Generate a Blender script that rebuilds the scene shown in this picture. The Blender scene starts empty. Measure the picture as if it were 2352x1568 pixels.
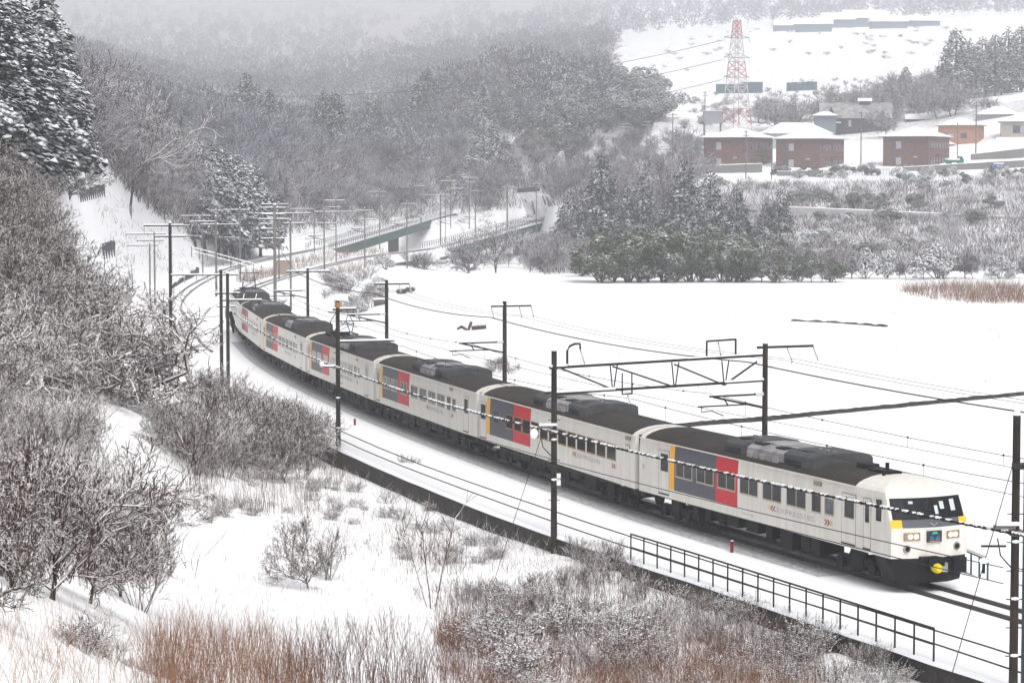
import bpy, math, random
import numpy as np
R=math.radians
SC=bpy.context.scene; COL=SC.collection
# ---------------- camera, sky, sun, exposure ----------------
H=13.709; PITCH=.06904; FD=5684.0          # camera height, pitch, focal length in photo units (photo taken as 2352 x 1568)
cam=bpy.data.cameras.new('camera'); co=bpy.data.objects.new('camera',cam); COL.objects.link(co)
co.location=(0,0,H); co.rotation_euler=(math.pi/2-PITCH,0,0)
cam.sensor_width=36; cam.lens=FD/2352*36; cam.clip_start=.5; cam.clip_end=9000; SC.camera=co
SC.view_settings.view_transform='Standard'; SC.view_settings.look='None'; SC.view_settings.gamma=1
SC.view_settings.exposure=.12
SUN_EL,SUN_AZ=R(54),R(158)
W=bpy.data.worlds.new('World'); SC.world=W; W.use_nodes=True
nt=W.node_tree; bg=nt.nodes['Background']; sky=nt.nodes.new('ShaderNodeTexSky'); sky.sky_type='NISHITA'
sky.sun_disc=False; sky.sun_elevation=SUN_EL; sky.sun_rotation=SUN_AZ; sky.air_density=1.0; sky.dust_density=6; sky.ozone_density=.6
hs=nt.nodes.new('ShaderNodeHueSaturation'); hs.inputs['Saturation'].default_value=.12
nt.links.new(sky.outputs[0],hs.inputs['Color']); nt.links.new(hs.outputs[0],bg.inputs['Color']); bg.inputs['Strength'].default_value=.15
sl=bpy.data.lights.new('sun','SUN'); sl.energy=1.4; sl.angle=R(25); sl.color=(1,.975,.955)
so=bpy.data.objects.new('sun',sl); COL.objects.link(so); so.rotation_euler=(R(90)-SUN_EL,0,R(180)-SUN_AZ)
SC.cycles.max_bounces=8; SC.cycles.diffuse_bounces=3; SC.cycles.volume_bounces=2; SC.cycles.volume_max_steps=16
SC.cycles.transparent_max_bounces=4

# ---------------- helpers ----------------
def ray(dx,dy):
    a=(dx-1176)/FD; b=-(dy-784)/FD
    return np.array([a,math.cos(PITCH)+b*math.sin(PITCH),-math.sin(PITCH)+b*math.cos(PITCH)])
def at(dx,dy,Y):
    r=ray(dx,dy); t=Y/r[1]; return np.array([r[0]*t,Y,H+r[2]*t])
def onz(dx,dy,z=0.):
    r=ray(dx,dy); t=(z-H)/r[2]; return np.array([r[0]*t,r[1]*t,z])
def px(x,y,z):
    dz=z-H; d=y*math.cos(PITCH)-dz*math.sin(PITCH); u=y*math.sin(PITCH)+dz*math.cos(PITCH)
    return 1176+FD*x/d,784-FD*u/d
def mesh(name,V,F,mats,mi=None,smooth=False):
    V=np.asarray(V,np.float32).reshape(-1,3); me=bpy.data.meshes.new(name)
    if isinstance(F,np.ndarray):
        n,k=F.shape; me.vertices.add(len(V)); me.vertices.foreach_set('co',V.ravel())
        me.loops.add(n*k); me.loops.foreach_set('vertex_index',F.astype(np.int32).ravel())
        me.polygons.add(n); me.polygons.foreach_set('loop_start',np.arange(0,n*k,k,dtype=np.int32))
        try: me.polygons.foreach_set('loop_total',np.full(n,k,np.int32))
        except Exception: pass
        me.update(calc_edges=True)
    else: me.from_pydata(V.tolist(),[],F); me.update()
    if not isinstance(mats,(list,tuple)): mats=[mats]
    for m in mats: me.materials.append(m)
    if mi is not None: me.polygons.foreach_set('material_index',np.asarray(mi,np.int32))
    if smooth: me.polygons.foreach_set('use_smooth',np.ones(len(me.polygons),bool))
    return me
def obj(name,me,parent=None,loc=None,rz=0,label=None,cat=None,group=None,kind=None):
    o=bpy.data.objects.new(name,me); COL.objects.link(o)
    if parent is not None: o.parent=parent
    if loc is not None: o.location=loc
    if rz: o.rotation_euler=(0,0,rz)
    if label: o['label']=label
    if cat: o['category']=cat
    if group: o['group']=group
    if kind: o['kind']=kind
    return o
def empty(name,loc,label,cat,group=None,rz=0): return obj(name,None,None,loc,rz,label,cat,group)
def tree_copy(root,loc,rz,sc,label=None,group=None):
    r=root.copy(); COL.objects.link(r); r.location=loc; r.rotation_euler=(0,0,rz); r.scale=sc if hasattr(sc,'__len__') else (sc,)*3
    if label: r['label']=label
    if group: r['group']=group
    for ch in root.children:
        c=ch.copy(); COL.objects.link(c); c.parent=r
    return r
class MB:
    "mesh builder: boxes, beams, tubes, quads with a material each"
    def __init__(s): s.v=[];s.f=[];s.m=[];s.mats=[]
    def mi(s,m):
        if m not in s.mats: s.mats.append(m)
        return s.mats.index(m)
    def add(s,V,F,m):
        b=len(s.v); s.v+= [tuple(map(float,p)) for p in V]; s.f+=[tuple(b+i for i in f) for f in F]; s.m+=[s.mi(m)]*len(F); return s
    def box(s,lo,hi,m):
        (a,b,c),(d,e,f)=lo,hi
        return s.add([(a,b,c),(d,b,c),(d,e,c),(a,e,c),(a,b,f),(d,b,f),(d,e,f),(a,e,f)],[(0,3,2,1),(4,5,6,7),(0,1,5,4),(1,2,6,5),(2,3,7,6),(3,0,4,7)],m)
    def beam(s,p,q,w,h,m,up=(0,0,1)):
        p=np.array(p,float);q=np.array(q,float);d=q-p;d/=np.linalg.norm(d)+1e-9;u=np.array(up,float)
        if abs(d@u)>.98:u=np.array([1.,0,0])
        a=np.cross(d,u);a/=np.linalg.norm(a);b=np.cross(a,d);a=a*w/2;b=b*h/2
        return s.add([p-a-b,p+a-b,p+a+b,p-a+b,q-a-b,q+a-b,q+a+b,q-a+b],[(0,1,2,3),(7,6,5,4),(0,4,5,1),(1,5,6,2),(2,6,7,3),(3,7,4,0)],m)
    def tube(s,pts,r,m,k=6,cap=True):
        pts=[np.array(p,float) for p in pts]; n=len(pts); rr=r if hasattr(r,'__len__') else [r]*n; V=[];F=[]
        for i,p in enumerate(pts):
            d=pts[min(i+1,n-1)]-pts[max(i-1,0)]; d/=np.linalg.norm(d)+1e-9; u=np.array([0,0,1.]) if abs(d[2])<.95 else np.array([1.,0,0])
            a=np.cross(d,u);a/=np.linalg.norm(a);b=np.cross(a,d)
            for j in range(k): t=2*math.pi*j/k+math.pi/k; V.append(p+rr[i]*(math.cos(t)*a+math.sin(t)*b))
        for i in range(n-1):
            for j in range(k): F.append((i*k+j,i*k+(j+1)%k,(i+1)*k+(j+1)%k,(i+1)*k+j))
        if cap: F+= [tuple(range(k))[::-1],tuple((n-1)*k+j for j in range(k))]
        return s.add(V,F,m)
    def blob(s,c,rx,ry,rz,m,k=8,rings=4):
        V=[(c[0],c[1],c[2]-rz)]
        for i in range(1,rings):
            a=-math.pi/2+math.pi*i/rings
            for j in range(k): t=2*math.pi*j/k; V.append((c[0]+rx*math.cos(a)*math.cos(t),c[1]+ry*math.cos(a)*math.sin(t),c[2]+rz*math.sin(a)))
        V.append((c[0],c[1],c[2]+rz)); F=[]
        for j in range(k): F.append((0,1+(j+1)%k,1+j)); F.append((len(V)-1,1+(rings-2)*k+j,1+(rings-2)*k+(j+1)%k))
        for i in range(rings-2):
            for j in range(k): F.append((1+i*k+j,1+i*k+(j+1)%k,1+(i+1)*k+(j+1)%k,1+(i+1)*k+j))
        return s.add(V,F,m)
    def me(s,name,smooth=False): return mesh(name,s.v,s.f,s.mats,s.m,smooth)
    def obj(s,name,parent=None,smooth=False,**k): return obj(name,s.me(name,smooth),parent,**k)

# ---------------- materials ----------------
MATS={}
def mat(name,col,rough=.7,noise=0,nscale=3,stretch=None,metal=0,emit=None,bump=0,bscale=20,spec=.3,col2=None,trans=0):
    if name in MATS: return MATS[name]
    m=bpy.data.materials.new(name); m.use_nodes=True; t=m.node_tree; b=t.nodes['Principled BSDF']
    b.inputs['Base Color'].default_value=(*col,1); b.inputs['Roughness'].default_value=rough; b.inputs['Metallic'].default_value=metal
    b.inputs['Specular IOR Level'].default_value=spec
    g=None
    if noise or bump: g=t.nodes.new('ShaderNodeNewGeometry')
    if noise:
        n=t.nodes.new('ShaderNodeTexNoise'); n.inputs['Scale'].default_value=nscale; n.inputs['Detail'].default_value=6
        if stretch:
            tc=t.nodes.new('ShaderNodeTexCoord'); mp=t.nodes.new('ShaderNodeMapping'); mp.inputs['Scale'].default_value=stretch; t.links.new(tc.outputs['Object'],mp.inputs[0]); t.links.new(mp.outputs[0],n.inputs['Vector'])
        else: t.links.new(g.outputs['Position'],n.inputs['Vector'])
        r=t.nodes.new('ShaderNodeValToRGB'); r.color_ramp.elements[0].position=.35; r.color_ramp.elements[1].position=.7
        c2=col2 or tuple(max(0,c*(1-noise)) for c in col); r.color_ramp.elements[0].color=(*c2,1); r.color_ramp.elements[1].color=(*col,1)
        t.links.new(n.outputs['Fac'],r.inputs['Fac']); t.links.new(r.outputs[0],b.inputs['Base Color'])
    if bump:
        n=t.nodes.new('ShaderNodeTexNoise'); n.inputs['Scale'].default_value=bscale; n.inputs['Detail'].default_value=5
        t.links.new(g.outputs['Position'],n.inputs['Vector']); bp=t.nodes.new('ShaderNodeBump'); bp.inputs['Strength'].default_value=bump; bp.inputs['Distance'].default_value=.1
        t.links.new(n.outputs['Fac'],bp.inputs['Height']); t.links.new(bp.outputs[0],b.inputs['Normal'])
    if emit: b.inputs['Emission Color'].default_value=(*emit[:3],1); b.inputs['Emission Strength'].default_value=emit[3]
    MATS[name]=m; return m
def snowy(name,col,col2=None,lo=.15,hi=.4,snow=(.8,.81,.83),nz=1.4,amp=.5,rough=.9,nscale=2.):
    "bark, leaves or stone that carries snow where the surface faces up"
    if name in MATS: return MATS[name]
    m=bpy.data.materials.new(name); m.use_nodes=True; t=m.node_tree; b=t.nodes['Principled BSDF']; b.inputs['Roughness'].default_value=rough
    b.inputs['Specular IOR Level'].default_value=.1
    g=t.nodes.new('ShaderNodeNewGeometry'); sp=t.nodes.new('ShaderNodeSeparateXYZ'); t.links.new(g.outputs['True Normal'],sp.inputs[0])
    n=t.nodes.new('ShaderNodeTexNoise'); n.inputs['Scale'].default_value=nz; n.inputs['Detail'].default_value=3; t.links.new(g.outputs['Position'],n.inputs['Vector'])
    ma=t.nodes.new('ShaderNodeMath'); ma.operation='MULTIPLY_ADD'; ma.inputs[1].default_value=amp; t.links.new(n.outputs['Fac'],ma.inputs[0])
    ad=t.nodes.new('ShaderNodeMath'); ad.operation='SUBTRACT'; t.links.new(sp.outputs['Z'],ma.inputs[2]); t.links.new(ma.outputs[0],ad.inputs[0]); ad.inputs[1].default_value=amp*.5
    mr=t.nodes.new('ShaderNodeMapRange'); mr.inputs[1].default_value=lo; mr.inputs[2].default_value=hi; t.links.new(ad.outputs[0],mr.inputs[0])
    n2=t.nodes.new('ShaderNodeTexNoise'); n2.inputs['Scale'].default_value=nscale; t.links.new(g.outputs['Position'],n2.inputs['Vector'])
    c=t.nodes.new('ShaderNodeMix'); c.data_type='RGBA'; c.inputs[6].default_value=(*col,1); c.inputs[7].default_value=(*(col2 or tuple(x*1.8 for x in col)),1); t.links.new(n2.outputs['Fac'],c.inputs[0])
    mx=t.nodes.new('ShaderNodeMix'); mx.data_type='RGBA'; mx.inputs[7].default_value=(*snow,1); t.links.new(mr.outputs[0],mx.inputs[0]); t.links.new(c.outputs[2],mx.inputs[6])
    t.links.new(mx.outputs[2],b.inputs['Base Color']); MATS[name]=m; return m
SNOW=mat('snow',(.88,.88,.89),.6,bump=.25,bscale=3,spec=.2)
CAP=mat('snow_cap',(.86,.87,.89),.7)
def ground_mat():
    m=bpy.data.materials.new('snow_ground'); m.use_nodes=True; t=m.node_tree; b=t.nodes['Principled BSDF']; b.inputs['Roughness'].default_value=.7; b.inputs['Specular IOR Level'].default_value=.15
    g=t.nodes.new('ShaderNodeNewGeometry'); a=t.nodes.new('ShaderNodeAttribute'); a.attribute_name='cover'
    n=t.nodes.new('ShaderNodeTexNoise'); n.inputs['Scale'].default_value=1.1; n.inputs['Detail'].default_value=8; n.inputs['Roughness'].default_value=.75; t.links.new(g.outputs['Position'],n.inputs['Vector'])
    su=t.nodes.new('ShaderNodeMath'); su.operation='ADD'; t.links.new(n.outputs['Fac'],su.inputs[0]); t.links.new(a.outputs['Fac'],su.inputs[1])
    mr=t.nodes.new('ShaderNodeMapRange'); mr.inputs[1].default_value=.82; mr.inputs[2].default_value=1.1; t.links.new(su.outputs[0],mr.inputs[0])
    n3=t.nodes.new('ShaderNodeTexNoise'); n3.inputs['Scale'].default_value=.7; t.links.new(g.outputs['Position'],n3.inputs['Vector'])
    br=t.nodes.new('ShaderNodeMix'); br.data_type='RGBA'; br.inputs[6].default_value=(.05,.04,.035,1); br.inputs[7].default_value=(.2,.16,.14,1); t.links.new(n3.outputs['Fac'],br.inputs[0])
    mx=t.nodes.new('ShaderNodeMix'); mx.data_type='RGBA'; mx.inputs[6].default_value=(.88,.88,.89,1); t.links.new(mr.outputs[0],mx.inputs[0]); t.links.new(br.outputs[2],mx.inputs[7])
    t.links.new(mx.outputs[2],b.inputs['Base Color'])
    n2=t.nodes.new('ShaderNodeTexNoise'); n2.inputs['Scale'].default_value=.8; n2.inputs['Detail'].default_value=6; t.links.new(g.outputs['Position'],n2.inputs['Vector'])
    bp=t.nodes.new('ShaderNodeBump'); bp.inputs['Strength'].default_value=.35; bp.inputs['Distance'].default_value=.25; t.links.new(n2.outputs['Fac'],bp.inputs['Height']); t.links.new(bp.outputs[0],b.inputs['Normal'])
    return m
GROUND=ground_mat()
BARK=snowy('snowy_bark',(.016,.011,.010),(.045,.032,.028),lo=.3,hi=.5)
TWIG=snowy('snowy_twig',(.026,.013,.010),(.095,.054,.042),lo=.10,hi=.42,snow=(.74,.72,.72))
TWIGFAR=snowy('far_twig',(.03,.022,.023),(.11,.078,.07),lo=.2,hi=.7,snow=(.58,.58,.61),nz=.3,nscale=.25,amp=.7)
NEEDLE=snowy('snowy_needles',(.012,.018,.016),(.026,.038,.032),lo=.3,hi=.55,snow=(.78,.79,.82),nz=.8,amp=.9)
LEAF=snowy('snowy_leaves',(.028,.040,.016),(.085,.10,.045),lo=.75,hi=1.05,snow=(.74,.75,.77),nz=.6,amp=.9,nscale=.5)
REED=snowy('dry_reed',(.20,.105,.06),(.36,.21,.13),lo=.5,hi=.8,snow=(.8,.8,.8))
STEM=snowy('dark_stem',(.045,.022,.017),(.15,.08,.055),lo=.3,hi=.6)
STEEL=mat('dark_steel',(.016,.015,.016),.6,noise=.4)
CONC=mat('dark_concrete',(.05,.044,.038),.9,noise=.55,nscale=2.5,bump=.3)
POLE=mat('weathered_pole',(.035,.027,.022),.9,noise=.7,nscale=2.2)
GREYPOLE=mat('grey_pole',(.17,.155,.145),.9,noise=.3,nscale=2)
WIRE=mat('black_wire',(.008,.008,.008),.6)
INS=mat('porcelain',(.6,.6,.6),.3)

# ---------------- track lines ----------------
Ps=[(11.9,81.36),(4.92,97.99),(-1.65,116.83),(-7.61,135.9),(-12.97,155.19),(-17.64,174.67),(-21.4,194.3)]
Ps=[np.array(p) for p in Ps]
d0=(Ps[0]-Ps[1]); d0/=np.linalg.norm(d0)
n0=np.array([-d0[1],d0[0]])            # away from the camera
def catmull(P,step=2.):
    P=[np.array(p,float) for p in P]; P=[2*P[0]-P[1]]+P+[2*P[-1]-P[-2]]; out=[]
    for i in range(1,len(P)-2):
        n=max(2,int(np.linalg.norm(P[i+1]-P[i])/step))
        for k in range(n):
            t=k/n; out.append(.5*((2*P[i])+(-P[i-1]+P[i+1])*t+(2*P[i-1]-5*P[i]+4*P[i+1]-P[i+2])*t*t+(-P[i-1]+3*P[i]-3*P[i+1]+P[i+2])*t**3))
    out.append(P[-2]); return np.array(out)
side=[Ps[0]+d0*60,Ps[0]+d0*30]+Ps
def offs(P,o):
    P=np.array(P); T=np.gradient(P[:,:2],axis=0); T/=np.linalg.norm(T,axis=1)[:,None]
    N=np.stack([T[:,1],-T[:,0]],1)      # travelling away from the camera, right side is away from it
    Q=P.copy(); Q[:,:2]=P[:,:2]+N*o; return Q
near_side=catmull(side)
ctr=offs(near_side,1.47)
TB=catmull([*offs(np.array(side),1.47)[::1],(-26.,230),(-29.3,262),(-30.3,291),(-28.8,327),(-23.5,393),(-14.2,436),(6,560),(30,690)])   # the train's track
TA=catmull([*offs(np.array(side),1.47-3.7)[:-1],(-24.9,195),(-30,226),(-33.5,246),(-36.6,275),(-38.8,314),(-39.2,361),(-34.8,427),(-27,506),(-17,600),(0,700)])
def grade(y): return 0. if y<440 else (y-440)*.02
def with_z(T,z=0.): return np.column_stack([T,[grade(p[1])+z for p in T]])
TBz,TAz=with_z(TB),with_z(TA)
def dist_to(T,x,y):
    "distance to polyline; vectorised over x, y"
    x=np.atleast_1d(x);y=np.atleast_1d(y); d=np.full(x.shape,1e9)
    for i in range(0,len(T)-1,3):
        j=min(i+3,len(T)-1); a=T[i];b=T[j]; ab=b-a; t=np.clip(((x-a[0])*ab[0]+(y-a[1])*ab[1])/(ab@ab),0,1)
        d=np.minimum(d,np.hypot(x-a[0]-t*ab[0],y-a[1]-t*ab[1]))
    return d

# ---------------- terrain ----------------
CP=[(-100,1568,26),(0,1400,34),(150,1375,48),(300,1568,38),(600,1568,50),(900,1568,57),(1176,1568,62),(1500,1568,64),(1900,1568,65),(2100,1568,66.5),
(1000,1200,101),(1000,1300,89),(1000,1400,79.5),(1000,1500,69),(1300,1350,83),(1300,1450,74),(1600,1450,73.5),(1900,1480,70.5),
(700,1100,113),(700,1200,98),(700,1350,80),(700,1450,68),
(450,1000,122),(450,1150,98),(450,1300,80),(450,1400,68),(250,950,115),(250,1100,92),(250,1250,72),(50,800,135),(50,1000,95),(50,1200,68),
(430,650,265),(395,820,181),(300,700,215),(240,640,208),(200,380,225),(300,480,240),(370,570,245),(250,600,215),(100,420,190),(0,420,150),(0,600,140),(150,650,165),
(330,480,310),(450,600,300),(540,570,315),(300,380,310),(450,480,340),(200,250,330),(-150,200,200),(-150,600,130),(-200,1000,90),
(600,480,430),(700,450,480),(850,640,318),(800,590,395),(1000,640,322),(1050,600,455),(1150,600,440),(1000,560,520),(1100,580,520),(950,520,600),
(850,430,560),(1000,430,600),(1000,400,680),(1200,440,580),(1150,480,560),(1350,500,500),(1350,430,540),
(1200,640,328),(1600,645,322),(2000,635,330),(2352,630,335),(1100,750,222),(1600,800,197),(2100,750,225),(2600,700,250),(1500,900,160),(2100,900,161),
(2000,1100,117),(2352,1100,116),(2352,1250,96),(2700,1300,90),(1700,1000,136),(1400,900,160),
(1500,600,370),(1700,570,400),(2000,560,400),(2352,560,395),(1400,560,420),(1900,480,470),(2352,490,450),(1600,430,540),(1900,420,545),(2352,410,530),
(1650,385,590),(1850,384,590),(2100,381,590),(2352,372,590),(1400,350,640),(1700,300,720),(2100,290,700),(2400,240,700),(1600,250,830),(2000,220,850),(2352,200,880),
(1500,170,1050),(1900,130,1180),(2352,110,1200),(1450,120,1300),(1800,75,1500),(2352,55,1600),(2100,20,2700),(2352,-50,3600),(1700,20,2700),
(650,330,820),(500,300,950),(400,200,1600),(700,200,1750),(900,120,2800),(600,80,3600),(1000,0,5200),(300,0,5200),(300,-100,6400),(1200,-100,6400),
(1100,300,650),(1100,200,800),(1200,120,1650),(1300,200,880),(1450,230,760),(1300,300,650),(1500,330,640),(1250,60,2900),(1400,60,2600),(1390,110,1700),(900,300,900),(900,380,650),(1320,110,1900),(100,100,1300),(-300,0,1200)]
CW=[tuple(at(*c)) for c in CP]+[(0,5,11.5),(-12,5,12.2),(12,5,10.5),(0,16,8.8),(0,30,5.6),(4,45,3.2),(10,30,4.6),(16,45,2.),(-9,16,9.8),(30,40,1.5),(40,70,-1),(60,110,-1),
(-25,30,10.5),(-60,60,14),(-90,120,22),(-110,200,32),(-170,330,45),(-320,800,100),(120,330,2),(150,450,8),(200,600,22),(280,850,60),(-1400,6400,600),(1800,6400,450)]
CW=np.array(CW); 
def warp(x,y): return np.stack([np.asarray(x)/np.asarray(y)*3.2,np.log(np.asarray(y))*1.0],-1)
CQ=warp(CW[:,0],CW[:,1]); CV=CW[:,2]/(CW[:,1]**.5+6)      # fitted value scaled so near and far weigh alike
def phi(d): return np.where(d>1e-9,d*d*np.log(d+1e-12),0)
n_=len(CW); A_=np.zeros((n_+3,n_+3)); A_[:n_,:n_]=phi(np.linalg.norm(CQ[:,None]-CQ[None],axis=2))+np.eye(n_)*2e-4
A_[:n_,n_]=1; A_[:n_,n_+1:]=CQ; A_[n_:,:n_]=A_[:n_,n_:].T
SOL=np.linalg.solve(A_,np.append(CV,[0,0,0]))
def tps(x,y):
    x=np.atleast_1d(np.asarray(x,float)); y=np.atleast_1d(np.asarray(y,float)); q=warp(x,y); out=np.zeros(len(x))
    for i in range(0,len(x),20000):
        s=slice(i,i+20000); out[s]=phi(np.linalg.norm(q[s][:,None]-CQ[None],axis=2))@SOL[:n_]+SOL[n_]+q[s]@SOL[n_+1:]
    return out*(y**.5+6)
rngT=np.random.default_rng(3)
_W=[(rngT.normal(size=2),rngT.uniform(0,6.28)) for _ in range(14)]
def wob(x,y,s): return sum(np.sin((x*w[0]+y*w[1])/s+p) for w,p in _W)/14
def wall_off(): return -6.75
WALL=offs(near_side,-5.15)[::1]; WALL=WALL[WALL[:,1]<137]
def height(x,y):
    x=np.atleast_1d(np.asarray(x,float)); y=np.atleast_1d(np.asarray(y,float))
    h=tps(x,y)+wob(x,y,2.5)*.12+wob(y,x,9.)*.25*np.clip((y-60)/100,0,1)*(1+np.clip((y-400)/200,0,4))
    dB=dist_to(TB,x,y); dA=dist_to(TA,x,y); d=np.minimum(dB,dA)
    flat=np.clip((11-d)/4,0,1); br=(y>440)&(y<565); flat=np.where(br,0,flat)
    target=np.where(y>440,(y-440)*.02,0)-np.where((dB>6.75)&(y<150)&(y>86),.42+wob(x,y,1.2)*.12,.62)
    h=h*(1-flat)+np.minimum(h,target)*flat
    fld=np.clip((y-118)/8,0,1)*np.clip((345-y)/20,0,1)*np.clip((dB-6)/4,0,1)*np.clip((x+22)/14,0,1)   # the big flat field
    h=h*(1-fld*.8)+(-.55)*fld*.8
    gap=np.clip((y-436)/8,0,1)*np.clip((572-y)/10,0,1)*np.clip((38-np.minimum(dB,dA))/14,0,1)*np.clip((x+42)/12,0,1)*np.clip((9-x)/5,0,1)
    h=h*(1-gap)+np.minimum(h,-4.6)*gap
    fr=np.clip((y-352)/20,0,1)*np.clip((445-y)/8,0,1)*np.clip((x+22)/6,0,1)*np.clip((30-x)/12,0,1)*np.clip((dB-3.6)/3,0,1)*np.clip((x-np.interp(y,TB[:,1],TB[:,0]))/3,0,1)
    h=h*(1-fr)+np.minimum(h,-2.6)*fr
    return h
def gz(x,y): return float(height(x,y)[0])
us=np.concatenate([np.linspace(-.9,-.28,16)[:-1],np.linspace(-.28,.28,300),np.linspace(.28,.9,16)[1:]])
ys=np.concatenate([np.linspace(3,24,8)[:-1],24*np.exp(np.linspace(0,math.log(7000/24),500))])
UU,YY=np.meshgrid(us,ys); XX=UU*YY; nr,nc=XX.shape
ZZ=height(XX.ravel(),YY.ravel()).reshape(nr,nc)
gi=np.arange(nr*nc).reshape(nr,nc); F=np.stack([gi[:-1,:-1],gi[:-1,1:],gi[1:,1:],gi[1:,:-1]],-1).reshape(-1,4)
gme=mesh('ground',np.stack([XX,YY,ZZ],-1).reshape(-1,3),F,GROUND,smooth=True)
# undergrowth cover: bare where there are fields, slopes of clean snow and the railway
def inside(poly,x,y):
    c=np.zeros(x.shape,bool); n=len(poly)
    for i in range(n):
        x1,y1=poly[i];x2,y2=poly[(i+1)%n]; k=((y1>y)!=(y2>y))&(x<(x2-x1)*(y-y1)/((y2-y1)+1e-9)+x1); c^=k
    return c
def pxv(x,y,z):
    dz=z-H; d=y*math.cos(PITCH)-dz*math.sin(PITCH); u=y*math.sin(PITCH)+dz*math.cos(PITCH); return 1176+FD*x/d,784-FD*u/d
X_,Y_,Z_=XX.ravel(),YY.ravel(),ZZ.ravel(); PXX,PYY=pxv(X_,Y_,Z_)
def ramp(v,a,b): return np.clip((v-a)/(b-a),0,1)
jx=wob(X_,Y_,14.)*60; jy=wob(Y_,X_,9.)*25
dB_=dist_to(TB,X_,Y_); d_=np.minimum(dB_,dist_to(TA,X_,Y_))
cov=.12+.14*ramp(PXX+jx,520,300)*(Y_<150)
cov=np.maximum(cov,.42*ramp(Y_+jy,150,200)*ramp(PXX+jx,1350,1200))
cov=np.maximum(cov,.38*ramp(Y_+jy,343,352)*(PXX+jx*.3>1050))
cov=np.where((PXX>1560+jx*.3)&(Y_>548+jy*.2)&(Y_<680),.04,cov)
tree_edge=1430+jx+np.clip((150-PYY)*-.2,-40,40)
cov=np.where((Y_>740)&(PXX>tree_edge),.09,cov)
cov=np.where((Y_>640)&(PXX<tree_edge),.5,cov)
cov=np.where((Y_>150)&(Y_<430)&(PXX>480),cov*.3,cov)
cov*=ramp(d_,7,13)*.95+.05
cov=np.where((Y_>118)&(Y_<343)&(dB_>5)&(X_>-.03*Y_-jx*.06),0.0,cov)
slp=inside([(185,365),(300,455),(400,560),(520,600),(470,650),(400,700),(230,640),(150,560)],PXX+jx*.15,PYY+jy*.2)&(Y_>170)&(Y_<300)
cov=np.where(slp,.17,cov)
cov+=wob(X_,Y_,6.)*.12*(cov>.06)
at_=gme.attributes.new('cover','FLOAT','POINT'); at_.data.foreach_set('value',cov.astype(np.float32))
obj('ground',gme,kind='structure')

# snowy railway bed ribbons with sloped shoulders
def ribbon(name,T,lo,hi,z,drop,y0,y1,m,sh=1.6):
    Q=T[(T[:,1]>=y0)&(T[:,1]<=y1)]; O=[lo-sh,lo,(lo+hi)/2,hi,hi+sh] if sh else [lo,lo,(lo+hi)/2,hi,hi+1.6]
    V=[];k=len(O)
    L=[offs(Q,o) for o in O]
    for i in range(len(Q)):
        g=grade(Q[i,1])
        for j in range(k): p=L[j][i]; V.append((p[0],p[1],g+z-(drop if j in(0,k-1) else 0)))
    gi=np.arange(len(Q)*k).reshape(-1,k); F=np.stack([gi[:-1,:-1],gi[:-1,1:],gi[1:,1:],gi[1:,:-1]],-1).reshape(-1,4)
    return obj(name,mesh(name,np.array(V),F,m),kind='structure')
BED=mat('trackside_snow',(.87,.87,.88),.65,bump=.3,bscale=1.5,spec=.15)
ribbon('railway_bed',TB,-6.5,3.2,-.14,1.2,-50,144,BED,sh=0)
ribbon('railway_bed',TB,-6.5,3.2,-.15,1.0,140,200,BED)
ribbon('railway_bed',TB,-2.6,2.6,-.16,1.0,197,437,BED)
ribbon('railway_bed',TA,-2.4,2.4,-.175,1.0,188,437,BED)
ribbon('railway_bed',TA,-2.4,2.4,-.175,1.0,604,690,BED)
ribbon('railway_bed',TB,-2.6,2.6,-.15,1.0,560,690,BED)
# grey wet strip swept by the train
SWEPT=mat('swept_ballast',(.30,.30,.31),.9,noise=.75,nscale=6,bump=.5,bscale=8,col2=(.62,.62,.63))
Q=TB[(TB[:,1]>84)&(TB[:,1]<200)]
V=[];
for k_ in range(len(Q)):
    for o in (-1.75,1.3): pass
La,Lb=offs(Q,-1.85),offs(Q,1.35)
for a,b in zip(La,Lb): V+=[(a[0],a[1],-.132),(b[0],b[1],-.132)]
obj('ballast_strip',mesh('ballast_strip',V,[(2*i,2*i+1,2*i+3,2*i+2) for i in range(len(Q)-1)],SWEPT),kind='structure')
RAIL=mat('rail_steel',(.03,.025,.025),.5)
RAILF=mat('frosted_rail_steel',(.16,.155,.16),.6)
def rails(T,y0,y1,label,w=.075,m=RAIL):
    e=empty('railway_track',(0,0,0),label,'railway track')
    Q=T[(T[:,1]>=y0)&(T[:,1]<=y1)]
    for o in (-.5335,.5335):
        L=offs(Q,o); b=MB(); V=[];F=[]
        for p in L:
            g=grade(p[1])
            for s,z in ((-.5,-.16),(-.5,.0),(.5,.0),(.5,-.16)): V.append((p[0]+s*w,p[1],g+z))
        for i in range(len(L)-1):
            for j in range(3): F.append((4*i+j,4*i+j+1,4*i+j+5,4*i+j+4))
        b.add(V,F,m).obj('rail',e)
    return e
rails(TB,40,195,'bare steel track under the express train and ahead of it',w=.065)
rails(TB,195,560,'snow-lined track curving from behind the train towards the lower girder bridge',w=.13,m=RAILF)
rails(TA,186,560,'snow-covered outer track curving round the foot of the white slope on the left',w=.13,m=RAILF)

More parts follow.
